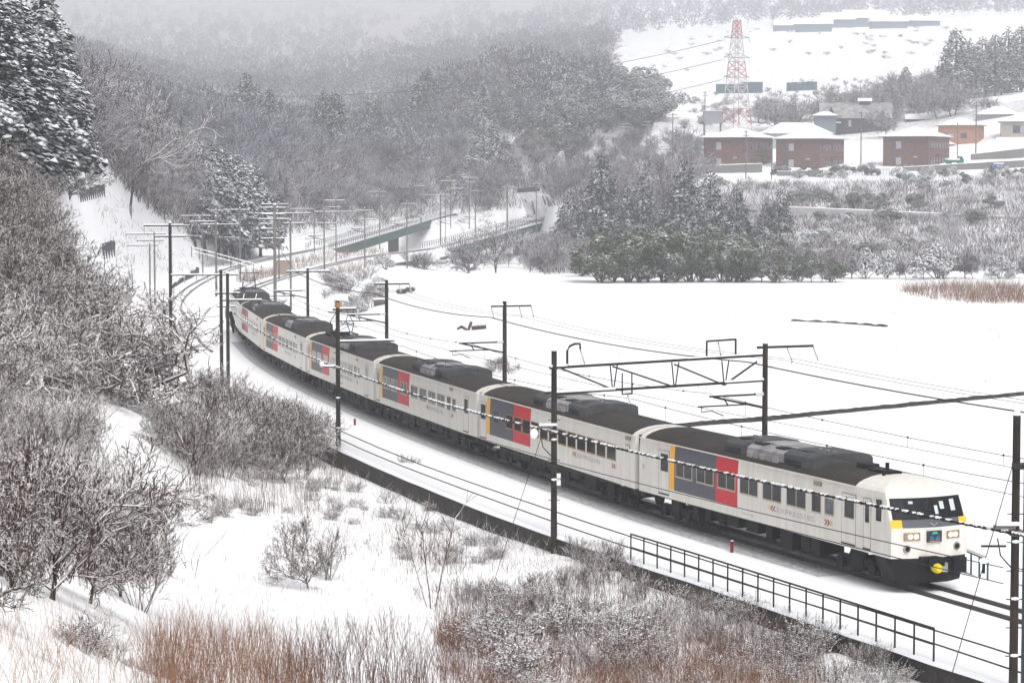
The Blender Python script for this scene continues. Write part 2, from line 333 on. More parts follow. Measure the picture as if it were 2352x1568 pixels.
lys=np.log(ys)
def gzf(x,y):
    u=x/y; c=int(np.clip(np.searchsorted(us,u),1,nc-1)); r=int(np.clip(np.searchsorted(ys,y),1,nr-1)); t=(u-us[c-1])/(us[c]-us[c-1]); w=(y-ys[r-1])/(ys[r]-ys[r-1])
    return float((ZZ[r-1,c-1]*(1-t)+ZZ[r-1,c]*t)*(1-w)+(ZZ[r,c-1]*(1-t)+ZZ[r,c]*t)*w)
def hit(dx,dy,y0=14.,ymax=3000.):
    u=(dx-1176)/FD/math.cos(PITCH)*1.0; 
    yy=ys[(ys>=y0)&(ys<=ymax)]; c=np.clip(np.searchsorted(us,u),1,nc-1); t=(u-us[c-1])/(us[c]-us[c-1]); zz=(ZZ[:,c-1]*(1-t)+ZZ[:,c]*t)[(ys>=y0)&(ys<=ymax)]
    _,py=pxv(u*yy,yy,zz); k=np.nonzero(py<=dy)[0]
    if len(k)==0: return None
    k=k[0]
    Y=yy[k] if k==0 else yy[k-1]+(yy[k]-yy[k-1])*(py[k-1]-dy)/(py[k-1]-py[k]+1e-9)
    x=u*Y; return x,Y,gzf(x,Y)

# ---------------- the express train ----------------
CREAM=mat('cream_paint',(.69,.67,.62),.4,noise=.13,nscale=1.6,spec=.35,stretch=(3.2,3.2,.35))
ROOF=mat('roof_coating',(.036,.029,.026),.9,noise=.35,nscale=1.5,bump=.2)
GREYP=mat('slate_paint',(.085,.09,.11),.5,noise=.15); REDP=mat('red_paint',(.55,.018,.03),.45,noise=.1); YELP=mat('yellow_paint',(.85,.42,.015),.45)
GLASS=mat('window_glass',(.008,.011,.014),.12,spec=.35); GLASSB=mat('curtained_glass',(.10,.13,.15),.15,noise=.6,nscale=4,spec=.6)
FRAME=mat('window_frame',(.42,.38,.31),.5); FRAMEO=mat('brown_window_frame',(.30,.17,.08),.5); BLACK=mat('black_paint',(.005,.005,.006),.6,spec=.15); GREYM=mat('underframe',(.006,.006,.007),.8,noise=.5,nscale=3)
ACD=mat('dark_cooler_cover',(.065,.067,.072),.7,noise=.3); ACL=mat('grey_cooler_cover',(.36,.35,.355),.7,noise=.5,nscale=1.5)
LINE=mat('door_seam',(.22,.21,.19),.7); LET=mat('slate_lettering',(.36,.36,.38),.6); YCOV=mat('yellow_cover',(.62,.50,.01),.7,bump=.5,bscale=4)
LAMPG=mat('lamp_glass',(.25,.2,.15),.2); LIT=mat('lit_bulb',(1,.8,.5),.5,emit=(1,.72,.42,9)); SIGNB=mat('sign_dark',(.02,.03,.04),.4)
SG=mat('sign_green',(.03,.30,.16),.5,emit=(.05,.6,.3,.25)); SB=mat('sign_blue',(.03,.10,.3),.5,emit=(.05,.15,.5,.25)); SO=mat('sign_orange',(.5,.2,.03),.5,emit=(.6,.25,.03,.3))
HW=1.473; ZB=1.04; ZG=3.15
ROWS=[(1.04,HW),(1.40,HW),(1.7,HW),(2.04,HW),(2.30,HW),(2.60,HW-.01),(2.98,HW-.035),(3.15,HW-.06),(3.26,1.30),(3.37,1.08),(3.46,.78),(3.52,.42),(3.54,.0)]
def blocks(L0,L1,cuts,cab):
    "body shell: rows of heights, columns along the car; returns mesh builder"
    b=MB()
    def S(z):
        if not cab: return L1
        return float(np.interp(z,[1.0,2.04,2.30,2.98,3.10,3.15,3.26,3.37,3.46,3.52,3.54],[19.25,19.25,19.16,18.86,18.82,18.78,18.64,18.42,18.08,17.6,17.1]))
    xs=sorted(set([L0,L0+.38]+cuts+([16.9] if cab else [L1-.38,L1])))
    def m_side(z0,z1,x0,x1):
        zc=(z0+z1)/2; xc=(x0+x1)/2
        if zc>3.15:
            if xc<L0+.38 or (not cab and xc>L1-.38): return CREAM
            if cab and (xc>16.9+ (3.15-zc)*0): return CREAM
            return ROOF
        if zc>1.40 and len(cuts)>=4:
            y0,y1,g1,r1=cuts[:4]
            if y0<xc<y1: return YELP
            if y1<xc<g1: return GREYP
            if g1<xc<r1: return REDP
        return CREAM
    for sgn in (-1,1):
        for i in range(len(ROWS)-1):
            (z0,h0),(z1,h1)=ROWS[i],ROWS[i+1]
            X=list(xs)
            for j in range(len(X)-1+(1 if cab else 0)):
                a=X[j]
                if j<len(X)-1: p0=p1=X[j+1]
                else: p0,p1=S(z0)-.12*(z0<3.1),S(z1)-.12*(z1<3.1)
                V=[(a,sgn*h0,z0),(p0,sgn*h0,z0),(p1,sgn*h1,z1),(a,sgn*h1,z1)]
                b.add(V,[(0,1,2,3) if sgn<0 else (3,2,1,0)],m_side(z0,z1,a,max(p0,a+.01)))
    # underside and rear end
    b.add([(L0,-HW,ZB),(L1-.1,-HW,ZB),(L1-.1,HW,ZB),(L0,HW,ZB)],[(3,2,1,0)],GREYM)
    for xe in ([L0] if cab else [L0,L1]):
        V=[(xe,-h,z) for z,h in ROWS]+[(xe,h,z) for z,h in ROWS[::-1]][1:]
        b.add(V,[tuple(range(len(V)))],CREAM)
    if cab:
        cs=[-1,-.985,-.93,-.90,-.74,-.5,-.25,0,.25,.5,.74,.90,.93,.985,1]
        def pos(c,z,h):
            bulge=.28*(1-c*c)-.12*(abs(c)>=.999)*(z<3.1)
            return (S(z)+bulge*(1 if z<3.15 else max(0,(3.54-z)/.39)),c*h,z)
        for i in range(len(ROWS)-1):
            (z0,h0),(z1,h1)=ROWS[i],ROWS[i+1]; zc=(z0+z1)/2
            for j in range(len(cs)-1):
                c0,c1=cs[j],cs[j+1]; cc=abs(c0+c1)/2; m=CREAM
                if 2.30<zc<2.98 and cc<.95: m=BLACK
                if 2.04<zc<2.30: m=GREYP if cc<.72 else (YELP if cc<.99 else CREAM)
                V=[pos(c0,z0,h0),pos(c1,z0,h0),pos(c1,z1,h1),pos(c0,z1,h1)]
                b.add(V,[(0,1,2,3)],m)
    return b
def text_obj(s,size,m,parent,name,xform):
    cu=bpy.data.curves.new(name,'FONT'); cu.body=s; cu.size=size; cu.extrude=.001; cu.align_x='LEFT'
    o=bpy.data.objects.new(name,cu); COL.objects.link(o); bpy.context.view_layer.update()
    me=bpy.data.meshes.new_from_object(o.evaluated_get(bpy.context.evaluated_depsgraph_get())); bpy.data.objects.remove(o)
    me.materials.clear(); me.materials.append(m); me.transform(xform); ob=obj(name,me,parent); return ob
from mathutils import Matrix
def side_tf(x,z,sx=1.): return Matrix.Translation((x,-HW-.006,z))@Matrix.Rotation(math.pi/2,4,'X')@Matrix.Scale(sx,4,(1,0,0))
def window(par,x0,x1,z0,z1,split=True,frame=None,glass=None,name='window'):
    f=frame or FRAME; b=MB(); y=-HW-.002; e=.035
    b.box((x0-e,y-.012,z0-e-.02),(x1+e,y+.01,z0),f); b.box((x0-e,y-.010,z1),(x1+e,y+.01,z1+e),f)
    b.box((x0-e,y-.010,z0),(x0,y+.01,z1),f); b.box((x1,y-.010,z0),(x1+e,y+.01,z1),f)
    if split: b.box(((x0+x1)/2-.02,y-.009,z0),((x0+x1)/2+.02,y+.01,z1),f)
    w=b.obj(name,par)
    MB().box((x0+.001,y-.004,z0+.001),(x1-.001,y+.012,z1-.001),glass or GLASS).obj('pane',w)
def door(par,x0,x1,z0=1.2,z1=2.84,wx=None,wz=(2.06,2.72)):
    y=-HW-.002; b=MB(); b.box((x0,y-.004,z0),(x1,y+.01,z1),CREAM)
    t=.022
    b.box((x0-t,y-.006,z0-.03),(x0,y+.01,z1),LINE); b.box((x1,y-.006,z0-.03),(x1+t,y+.01,z1),LINE); b.box((x0-t,y-.006,z1),(x1+t,y+.01,z1+.02),LINE); b.box((x0,y-.03,z0-.06),(x1,y+.01,z0-.02),BLACK)
    d=b.obj('door',par); a,c=wx or (x0+.2,x1-.15)
    MB().box((a-.03,y-.009,wz[0]-.03),(c+.03,y,wz[1]+.03),FRAME).box((a,y-.014,wz[0]),(c,y,wz[1]),GLASSB if False else GLASS).obj('door_window',d)
def cooler(par,x0=7.0,x1=13.6):
    b=MB()
    def hood(a,c,zt,hw,m,ch=.0):
        S_=[(-hw,3.42),(-hw+.02,zt-.16),(-hw*.82,zt-.05),(-hw*.4,zt),(hw*.4,zt),(hw*.82,zt-.05),(hw-.02,zt-.16),(hw,3.42)]
        S_=[(y,max(z,3.2) if abs(y)<hw-.01 else 3.22) for y,z in S_]
        V=[(a,y,z) for y,z in S_]+[(c,y,z) for y,z in S_]; n=len(S_)
        b.add(V,[(i,i+1,n+i+1,n+i) for i in range(n-1)]+[tuple(range(n))[::-1],tuple(range(n,2*n))],m)
    L=x1-x0
    hood(x0,x0+L*.24,3.83,1.2,ACD); hood(x0+L*.24+.05,x1-L*.33,3.79,1.15,ACL); hood(x1-L*.33+.05,x1,3.85,1.2,ACD)
    for i in range(5):
        t=x0+L*.27+i*(L*.36/5)
        b.box((t,-1.24,3.28),(t+.38,-1.15,3.5),ACL)
    for t in (x0+L*.28,x0+L*.52):
        for q in range(3): b.box((t+q*.24,-.95,3.70),(t+q*.24+.17,-.5,3.80),BLACK)
    for t in (x0+L*.08,x0+L*.78): b.box((t,-.85,3.74),(t+.4,-.5,3.845),BLACK)
    for t in (x0+.1,x1-L*.3):
        for q in range(4): b.box((t,-1.235,3.28+q*.07),(t+1.1,-1.2,3.30+q*.07),BLACK)
    for t in (x0+.15,x0+.55,x1-1.6,x1-1.1,x1-.6): b.box((t,-.1,3.80),(t+.12,.02,3.88),ACL)
    return b.obj('air_conditioner',par)
def bogie(par,x):
    b=MB()
    for s in (-1,1):
        b.box((x-1.35,s*1.0-.09,.42),(x+1.35,s*1.0+.09,.68),GREYM)
        b.box((x-.35,s*1.05-.14,.3),(x+.35,s*1.05+.14,.95),GREYM)
        for w in (-1.05,1.05): b.box((x+w-.2,s*1.1-.1,.25),(x+w+.2,s*1.1+.1,.6),GREYM)
    b.box((x-.3,-1,.4),(x+.3,1,.7),GREYM)
    for w in (-1.05,1.05):
        for s in (-.53,.53):
            b.tube([(x+w,s-.06,.43),(x+w,s+.06,.43)],.43,GREYM,k=18)
        b.tube([(x+w,-.9,.43),(x+w,.9,.43)],.08,GREYM)
    return b.obj('bogie',par)
def under(par,seed,L0,L1):
    rr=random.Random(seed); b=MB(); x=L0+4.4
    while x<L1-5:
        w=rr.choice([.6,.9,1.3,.45]); h=rr.uniform(.35,.68)
        b.box((x,-1.32,ZB-h),(x+w,-.35,ZB+.01),GREYM); b.box((x+.05,.4,ZB-h*.9),(x+w,1.3,ZB+.01),GREYM)
        if rr.random()<.3: b.tube([(x-.2,-1.1,ZB-.3),(x+w+.5,-1.1,ZB-.34)],.13,GREYM,k=8)
        x+=w+rr.choice([.12,.25,.6,.35])
    b.box((L0+.1,-.5,ZB-.2),(L1-.1,.5,ZB),GREYM)
    for e in (L0+.05,L1-.4): b.box((e,-1.4,ZB-.22),(e+.35,1.4,ZB),GREYM)
    return b.obj('underframe_equipment',par)
def pantograph(par,x):
    b=MB()
    for y in (-.75,.75): b.beam((x-1.1,y,3.72),(x+1.1,y,3.72),.07,.07,BLACK)
    for q in (-1.1,1.1): b.beam((x+q,-.8,3.72),(x+q,.8,3.72),.07,.07,BLACK)
    for q in (-.9,.9):
        for y in (-.6,.6): b.tube([(x+q,y,3.4),(x+q,y,3.72)],.09,GREYM)
    for q in (-1,1):
        for y in (-.55,.55): b.beam((x+q*.25,y,3.76),(x+q*1.15,y*.9,4.4),.045,.045,BLACK); b.beam((x+q*1.15,y*.9,4.4),(x,y*.7,4.98),.035,.035,BLACK)
        b.beam((x+q*1.15,-.5,4.4),(x+q*1.15,.5,4.4),.035,.035,BLACK); b.beam((x+q*.25,-.55,3.76),(x+q*1.15,.5,4.4),.03,.03,BLACK)
        b.beam((x+q*.2,-.85,5.03),(x+q*.2,.85,5.03),.06,.04,BLACK)
    for i in range(5): b.box((x-2.2+i*.35,-.6+.2*i%1,3.5),(x-2.0+i*.35,-.2+.2*i%1,3.72),BLACK)
    return b.obj('pantograph',par)
train=empty('express_train',(Ps[0][0],Ps[0][1],0),'cream seven-car electric express train with slate, red and yellow blocks, headlights lit','train')
train.location=(0,0,0)
CUT1=[3.04,3.44,6.88,8.62]; CUT2=[1.44,1.86,5.18,7.5]
for ci in range(7):
    if ci<6: B,A=Ps[ci],Ps[ci+1]
    else:
        A=np.array([-24.4,213.6]); B=Ps[6]
    d=B-A; L=np.linalg.norm(d); ang=math.atan2(d[1],d[0])
    if ci==0: d=Ps[0]-Ps[1]; ang=math.atan2(d[1],d[0])
    A=Ps[ci+1] if ci<6 else A
    u=np.array([math.cos(ang),math.sin(ang)]); nn=np.array([-u[1],u[0]])     # left of travel = away from the camera
    org=A+nn*HW
    cab=ci==0; L0=.33; L1=19.3 if cab else 19.85
    cuts=CUT1 if ci in(0,) else CUT2
    b=blocks(L0,L1,list(cuts) if ci!=6 else [6.0,9.],cab)
    car=b.obj('carriage',train); car.location=(org[0],org[1],0); car.rotation_euler=(0,0,ang)
    cooler(car,7.1,13.7) if ci not in (3,4) else cooler(car,7.6,14.4)
    bogie(car,3.0); bogie(car,16.6); under(car,ci,L0,L1)
    # gutter and roof-end rims
    MB().box((L0,-HW-.015,3.135),(16.9 if cab else L1,-HW+.05,3.165),CREAM).obj('gutter',car)
    if ci<6:
        gb=MB()
        for i in range(3): gb.box((L0-.62+i*.2,-1.28,1.15),(L0-.5+i*.2,1.28,3.2),GREYM)
        gb.box((L0-.66,-1.2,1.2),(L0-.02,1.2,3.12),BLACK).obj('gangway_bellows',car)
    fr=FRAME
    if ci==0:
        door(car,2.12,3.0,wx=(2.3,2.92))
        for i,x in enumerate((3.62,5.37,7.1,8.84,10.58,12.33)): window(car,x,x+1.32,1.98,2.55)
        window(car,14.1,14.7,1.98,2.55,False); window(car,15.0,15.58,2.0,2.53,False,glass=GLASSB)
        door(car,16.14,17.02,wx=(16.32,16.92)); door(car,17.55,18.0,wx=(17.66,17.9)); window(car,18.38,18.62,2.25,2.86,False,frame=BLACK)
        MB().box((14.2,-HW-.012,2.88),(14.72,-HW+.01,3.03),mat('destination_glass',(.25,.2,.14),.3)).obj('destination_display',car)
        t0=10.95
        text_obj('EXPRESS185',.26,LET,car,'lettering',side_tf(t0+.62,1.60,1.98))
        ch=MB()
        for k,(x,m) in enumerate(((t0,YELP),(t0+.18,GREYP),(t0+.36,REDP))):
            ch.add([(x,-HW-.008,1.70),(x+.12,-HW-.008,1.80),(x+.22,-HW-.008,1.80),(x+.10,-HW-.008,1.70),(x+.22,-HW-.008,1.60),(x+.12,-HW-.008,1.60)],[(0,3,2,1),(0,5,4,3)],m)
        for k,(x,m) in enumerate(((t0+4.0,REDP),(t0+4.18,GREYP),(t0+4.36,YELP))):
            ch.add([(x+.22,-HW-.008,1.70),(x+.10,-HW-.008,1.80),(x,-HW-.008,1.80),(x+.12,-HW-.008,1.70),(x,-HW-.008,1.60),(x+.10,-HW-.008,1.60)],[(0,1,2,3),(0,3,4,5)],m)
        ch.obj('chevrons',car)
        text_obj('JR',.26,LET,car,'lettering',side_tf(.62,1.95,1.1))
        MB().box((8.95,-HW-.008,1.22),(9.9,-HW,1.28),mat('small_number',(.5,.49,.46),.6)).obj('number',car)
        # roof antenna, whistle, front details
        MB().tube([(16.6,0,3.5),(16.6,0,3.85)],.07,BLACK).box((15.9,-.35,3.5),(17.2,.2,3.62),BLACK).box((15.0,-.25,3.5),(15.6,.3,3.68),GREYM).tube([(17.2,-.5,3.4),(17.2,-.5,3.66)],.06,BLACK).obj('roof_antenna',car)
        XF=19.27
        def fx(t,zz=0): return XF+.28*(1-(t/HW)**2)
        for s in (-1,1):
            t0,t1=(s*1.06,s*.52); a,c=min(t0,t1),max(t0,t1)
            hb=MB(); V=[(fx(a)-.05,a,1.635),(fx(c)-.05,c,1.635),(fx(c)-.05,c,1.885),(fx(a)-.05,a,1.885),(fx(a)+.02,a,1.635),(fx(c)+.02,c,1.635),(fx(c)+.02,c,1.885),(fx(a)+.02,a,1.885)]
            hb.add(V,[(4,5,6,7),(0,1,5,4),(3,7,6,2),(0,4,7,3),(1,2,6,5)],LAMPG); hl=hb.obj('headlight',car)
            for q in (.66,.86): MB().blob((fx(q)+.03,s*q,1.76),.03,.075,.07,LIT).obj('headlight_bulb',car)
            MB().tube([(fx(.95)-.05,s*.95,1.36),(fx(.95)+.025,s*.95,1.36)],.13,ACL,k=14).tube([(fx(.95)-.04,s*.95,1.36),(fx(.95)+.03,s*.95,1.36)],.085,BLACK,k=14).obj('horn',car)
        sb=MB().box((XF+.2,-.27,1.56),(XF+.33,.27,1.93),SIGNB).obj('head_sign',car)
        g=MB(); xq=XF+.334
        g.add([(xq,-.12,1.83),(xq,.12,1.83),(xq,.07,1.9),(xq,-.07,1.9)],[(0,1,2,3)],SG)
        for y0 in (-.2,.03):
            g.add([(xq,y0,1.635),(xq,y0+.17,1.635),(xq,y0+.17,1.69),(xq,y0,1.69)],[(0,1,2,3)],SB); g.add([(xq,y0+.02,1.71),(xq,y0+.15,1.71),(xq,y0+.15,1.74),(xq,y0+.02,1.74)],[(0,1,2,3)],SB); g.add([(xq,y0+.07,1.62),(xq,y0+.10,1.62),(xq,y0+.10,1.78),(xq,y0+.07,1.78)],[(0,1,2,3)],SB)
        g.add([(xq,-.2,1.58),(xq,.2,1.58),(xq,.2,1.605),(xq,-.2,1.605)],[(0,1,2,3)],SO); g.obj('sign_face',car)
        # emblem, windscreen surround, mullion, painted daylight patches on the glass
        em=MB(); xe=XF+.2
        em.add([(xe+.075,-.16,2.2),(xe+.085,0,2.08),(xe+.075,.16,2.2),(xe+.08,.1,2.2),(xe+.095,0,2.12),(xe+.08,-.1,2.2)],[(0,1,4,5),(1,2,3,4)],ACL); em.obj('emblem',car)
        def ws(t,z): return float(np.interp(z,[2.30,2.98],[19.16,18.86]))+.28*(1-(t/HW)**2)
        def wq(b_,t0,t1,z0,z1,m,o=.008): b_.add([(ws(t0,z0)+o,t0,z0),(ws(t1,z0)+o,t1,z0),(ws(t1,z1)+o,t1,z1),(ws(t0,z1)+o,t0,z1)],[(0,1,2,3)],m)
        wb=MB(); WG=mat('windscreen_glass',(.006,.007,.010),.1,spec=.15)
        for a,c in ((-1.30,-.9),(-.9,-.45),(-.45,-.02),(.02,.45),(.45,.9),(.9,1.30)): wq(wb,a,c,2.34,2.93,WG)
        wb.obj('windscreen',car)
        PL=mat('painted_daylight',(.5,.53,.55),.4)  # pale colour on the windscreen paints daylight coming through the cab's rear windows
        for a,c,z0,z1 in ((.15,.28,2.45,2.72),(.38,.55,2.6,2.84),(.82,1.02,2.52,2.88),(-.75,-.6,2.80,2.88)):
            pb=MB(); wq(pb,a,c,z0,z1,PL,.014); pb.obj('cab_daylight_patch',car)
        # dark skirt with raked corner, coupler and yellow cover, snow plough
        sk=MB(); xs0=18.1
        V=[(xs0,-1.38,1.04),(19.25,-1.40,1.04),(19.5,-.6,1.04),(19.5,.6,1.04),(19.25,1.40,1.04),(xs0,1.38,1.04),
           (xs0+.35,-1.25,.22),(19.2,-1.22,.22),(19.45,-.6,.2),(19.45,.6,.2),(19.2,1.22,.22),(xs0+.35,1.25,.22)]
        sk.add(V,[(0,6,7,1),(1,7,8,2),(2,8,9,3),(3,9,10,4),(4,10,11,5),(6,11,10,9,8,7)],BLACK); sk.obj('skirt',car)
        MB().box((19.4,-.3,.78),(19.75,.3,1.06),BLACK).box((19.5,-.55,.98),(19.7,.1,1.1),BLACK).box((19.5,.3,.55),(19.62,.5,.85),ACL).box((19.46,.7,.5),(19.66,1.2,1.0),BLACK).box((19.5,.75,.35),(19.6,.95,1.05),GREYM).obj('coupler',car)
        MB().tube([(19.6,-.02,.72),(19.82,-.02,.72),(19.95,-.02,.72)],[.14,.17,.12],YCOV,k=9).obj('coupler_cover',car)
    elif ci==6:
        for i in range(9): window(car,3+i*1.35,3.9+i*1.35,1.98,2.55,False,glass=GLASSB)
        door(car,17.6,18.5)
    elif ci==1:
        door(car,.5,1.36,wx=(.6,1.26)); 
        window(car,2.60,2.95,2.12,2.50,False,frame=BLACK,glass=GLASSB)
        for i in range(12):
            x=4.20+i*1.152
            window(car,x,x+.92,1.97,2.55,False,frame=FRAMEO)
        MB().box((18.86,-HW-.012,2.92),(19.4,-HW+.01,3.06),mat('destination_glass',(.25,.2,.14),.3)).obj('destination_display',car)
        MB().box((18.88,-HW-.01,2.48),(19.34,-HW+.005,2.72),LINE).box((18.91,-HW-.013,2.51),(19.31,-HW+.005,2.69),CREAM).obj('hatch',car)
        text_obj('EXPRESS185',.26,LET,car,'lettering',side_tf(13.4,1.60,1.98))
    else:
        door(car,.6,1.3,wx=(.68,1.22))
        xs_=[2.1,3.75,5.75,7.9,9.6,11.3,13.0]
        for i,x in enumerate(xs_): window(car,x,x+1.3,1.98,2.55,True,glass=GLASSB)
        window(car,14.8,15.35,1.98,2.55,False,frame=FRAMEO); window(car,15.75,16.3,1.98,2.53,False,glass=GLASSB)
        door(car,17.7,18.5,wx=(17.85,18.4))
        MB().box((15.2,-HW-.012,2.9),(15.7,-HW+.01,3.05),mat('destination_glass',(.25,.2,.14),.3)).obj('destination_display',car)
        text_obj('EXPRESS185',.26,LET,car,'lettering',side_tf(11.4,1.60,1.98))
    if ci>0:
        x0={1:12.75}.get(ci,10.8)
        ch=MB()
        for x,m in ((x0,YELP),(x0+.18,GREYP),(x0+.36,REDP)):
            ch.add([(x,-HW-.008,1.70),(x+.12,-HW-.008,1.80),(x+.22,-HW-.008,1.80),(x+.10,-HW-.008,1.70),(x+.22,-HW-.008,1.60),(x+.12,-HW-.008,1.60)],[(0,3,2,1),(0,5,4,3)],m)
        for x,m in ((x0+4.62,REDP),(x0+4.8,GREYP),(x0+4.98,YELP)):
            ch.add([(x+.22,-HW-.008,1.70),(x+.10,-HW-.008,1.80),(x,-HW-.008,1.80),(x+.12,-HW-.008,1.70),(x,-HW-.008,1.60),(x+.10,-HW-.008,1.60)],[(0,1,2,3),(0,3,4,5)],m)
        ch.obj('chevrons',car)
    if ci in (3,6): pantograph(car,4.2)
# ---------------- walls, bridges, poles, wires ----------------
def strip_wall(name,P,t,z1,z0,label,cat,m=CONC,cap=.07,group=None):
    "wall along a polyline of (x,y): solid prism with a lid of snow"
    e=empty(name,(0,0,0),label,cat,group); P=np.array(P,float)
    L=offs(P,-t/2);Rr=offs(P,t/2); z1=z1 if hasattr(z1,'__len__') else [z1]*len(P); z0=z0 if hasattr(z0,'__len__') else [z0]*len(P)
    V=[];F=[]
    for i in range(len(P)): V+=[(*L[i][:2],z0[i]),(*L[i][:2],z1[i]),(*Rr[i][:2],z1[i]),(*Rr[i][:2],z0[i])]
    for i in range(len(P)-1):
        for j in range(4): F.append((4*i+j,4*i+(j+1)%4,4*i+4+(j+1)%4,4*i+4+j))
    F+=[(0,1,2,3),tuple(4*(len(P)-1)+j for j in (3,2,1,0))]
    MB().add(V,F,m).obj('wall_face',e)
    if cap:
        rr=np.random.default_rng(5); V=[];F=[]; L=offs(P,-t/2-.04);Rr=offs(P,t/2+.04); k=4
        for i in range(len(P)):
            h=cap*(.75+.5*rr.random()); c=(L[i][:2]+Rr[i][:2])/2
            V+=[(*L[i][:2],z1[i]+.003-.03*rr.random()),(*(L[i][:2]*.8+c*.2),z1[i]+h*.85),(*(Rr[i][:2]*.8+c*.2),z1[i]+h),(*Rr[i][:2],z1[i]+.003)]
        for i in range(len(P)-1):
            for j in range(3): F.append((4*i+j,4*i+j+1,4*i+5+j,4*i+4+j))
        MB().add(V,F,CAP).obj('snow_cap',e,smooth=True)
    return e
NW=offs(TB,-6.62); NW=NW[(NW[:,1]>58)&(NW[:,1]<147)]
strip_wall('retaining_wall',NW,.32,.0,-1.6,'long dark concrete retaining wall with snow lid below the track','wall')
# dark railing on the wall
e=empty('trackside_railing',(0,0,0),'black post and rail guard railing along the snowy retaining wall','railing')
Q=offs(TB,-6.66); Q=Q[(Q[:,1]>66.8)&(Q[:,1]<88)]
s_=np.concatenate([[0],np.cumsum(np.linalg.norm(np.diff(Q,axis=0),axis=1))])
tr=MB(); mr_=MB()
npost=20; pp=[(np.interp(k*s_[-1]/(npost-1),s_,Q[:,0]),np.interp(k*s_[-1]/(npost-1),s_,Q[:,1])) for k in range(npost)]
for x,y in pp: MB().box((x-.025,y-.025,-.02),(x+.025,y+.025,.98),STEEL).obj('post',e)
for a,b in zip(pp[:-1],pp[1:]):
    tr.beam((*a,.98),(*b,.98),.05,.05,STEEL); mr_.beam((*a,.52),(*b,.52),.03,.03,STEEL)
tr.obj('top_rail',e); mr_.obj('middle_rail',e)
# green fence on a stone kerb behind the train front
e=empty('green_fence',(0,0,0),'short dark green railing with snowy top rail right behind the train front','railing')
p0=onz(2140,1292,-.35);p1=onz(2268,1348,-.45); STONE=mat('mossy_stone',(.16,.17,.16),.9,noise=.8,nscale=4,bump=.6); GRN=mat('green_steel',(.02,.07,.055),.6)
MB().beam(p0-[0,0,.1],p1-[0,0,.1],.3,.5,STONE).obj('stone_kerb',e)
rb=MB()
for k in range(8):
    q=p0+(p1-p0)*k/7; MB().box((q[0]-.03,q[1]-.03,q[2]),(q[0]+.03,q[1]+.03,q[2]+.95),GRN).obj('post',e)
rb.beam(p0+[0,0,.95],p1+[0,0,.95],.07,.07,GRN).obj('top_rail',e); MB().beam(p0+[0,0,1.03],p1+[0,0,1.03],.13,.1,CAP).obj('snow_cap',e)
# terrace walls in the big field
def poly_on(pts,z,n=60):
    P=np.array([onz(a,b,z)[:2] for a,b in pts]); s=np.concatenate([[0],np.cumsum(np.linalg.norm(np.diff(P,axis=0),axis=1))]); t=np.linspace(0,s[-1],n)
    return np.stack([np.interp(t,s,P[:,0]),np.interp(t,s,P[:,1])],1)
rr=np.random.default_rng(2)
P=poly_on([(1400,985),(1600,966),(1750,955),(2000,931),(2352,898),(2650,870)],-.35,120); P+=rr.normal(size=P.shape)*.05
strip_wall('terrace_wall',P,.5,[-.36+.05*rr.random() for _ in P],[-1.1-.06*rr.random() for _ in P],'long low dark terrace wall crossing the snowfield behind the front car','wall',mat('dark_stone',(.05,.04,.038),.95,noise=.6,nscale=3),cap=.12)
P=poly_on([(1815,736),(1900,739),(1960,743),(2035,749)],-.5,40); P+=rr.normal(size=P.shape)*.12
strip_wall('field_ridge',P,.5,[-.42+.10*rr.random()*math.sin(i*.9) for i in range(len(P))],[-.9]*len(P),'thin broken dark ridge line in the middle of the open snowfield','low wall',mat('dark_stone',(.05,.04,.038)),cap=0)

# girder bridges
GG=mat('green_girder',(.03,.10,.07),.7,noise=.35,nscale=.6); GR=mat('bridge_rail',(.07,.08,.075),.7)
def bridge(T,y0,y1,label):
    Q=T[(T[:,1]>=y0)&(T[:,1]<=y1)]; n=max(2,len(Q)//6); idx=np.linspace(0,len(Q)-1,n).astype(int); Q=Q[idx]
    e=empty('girder_bridge',(0,0,0),label,'bridge'); L=offs(Q,1.6);N=offs(Q,-1.6); g=[grade(p[1]) for p in Q]
    for S,o in ((L,1),(N,-1)):
        b=MB()
        for i in range(n-1):
            p,q=S[i],S[i+1]; b.beam((*p,g[i]-1.15),(*q,g[i+1]-1.15),.12,1.7,GG); b.beam((*p,g[i]-.31),(*q,g[i+1]-.31),.5,.1,GG); b.beam((*p,g[i]-2.0),(*q,g[i+1]-2.0),.5,.1,GG)
            m=int(np.linalg.norm(q-p)/1.5)
            for k in range(m):
                c=p+(q-p)*(k+.5)/m; zz=g[i]+(g[i+1]-g[i])*(k+.5)/m
                b.beam((*(c+[0,-.0]),zz-1.9),(*(c+[0,.001]),zz-.4),.34,.1,GG)
        b.obj('girder',e)
    dk=MB(); rl=MB(); po=MB()
    for i in range(n-1):
        dk.beam((*((L[i]+N[i])/2),g[i]-.18),(*((L[i+1]+N[i+1])/2),g[i+1]-.18),4.2,.12,SNOW)
        for S,o in ((offs(Q,2.05),1),(offs(Q,-2.05),-1)):
            for zz in (.45,.9): rl.beam((*S[i],g[i]+zz),(*S[i+1],g[i+1]+zz),.06,.06,GR)
            m=max(1,int(np.linalg.norm(S[i+1]-S[i])/2))
            for k in range(m): c=S[i]+(S[i+1]-S[i])*k/m; zz=g[i]+(g[i+1]-g[i])*k/m; po.box((c[0]-.05,c[1]-.05,zz-.15),(c[0]+.05,c[1]+.05,zz+.9),GR)
    dk.obj('deck',e); rl.obj('handrail',e); po.obj('railing_posts',e,kind='stuff')
    for i in range(3,n,4):
        c=(L[i]+N[i])/2; MB().box((c[0]-1.1,c[1]-.7,g[i]-14),(c[0]+1.1,c[1]+.7,g[i]-2.08),CONC).obj('pier',e)
    return e
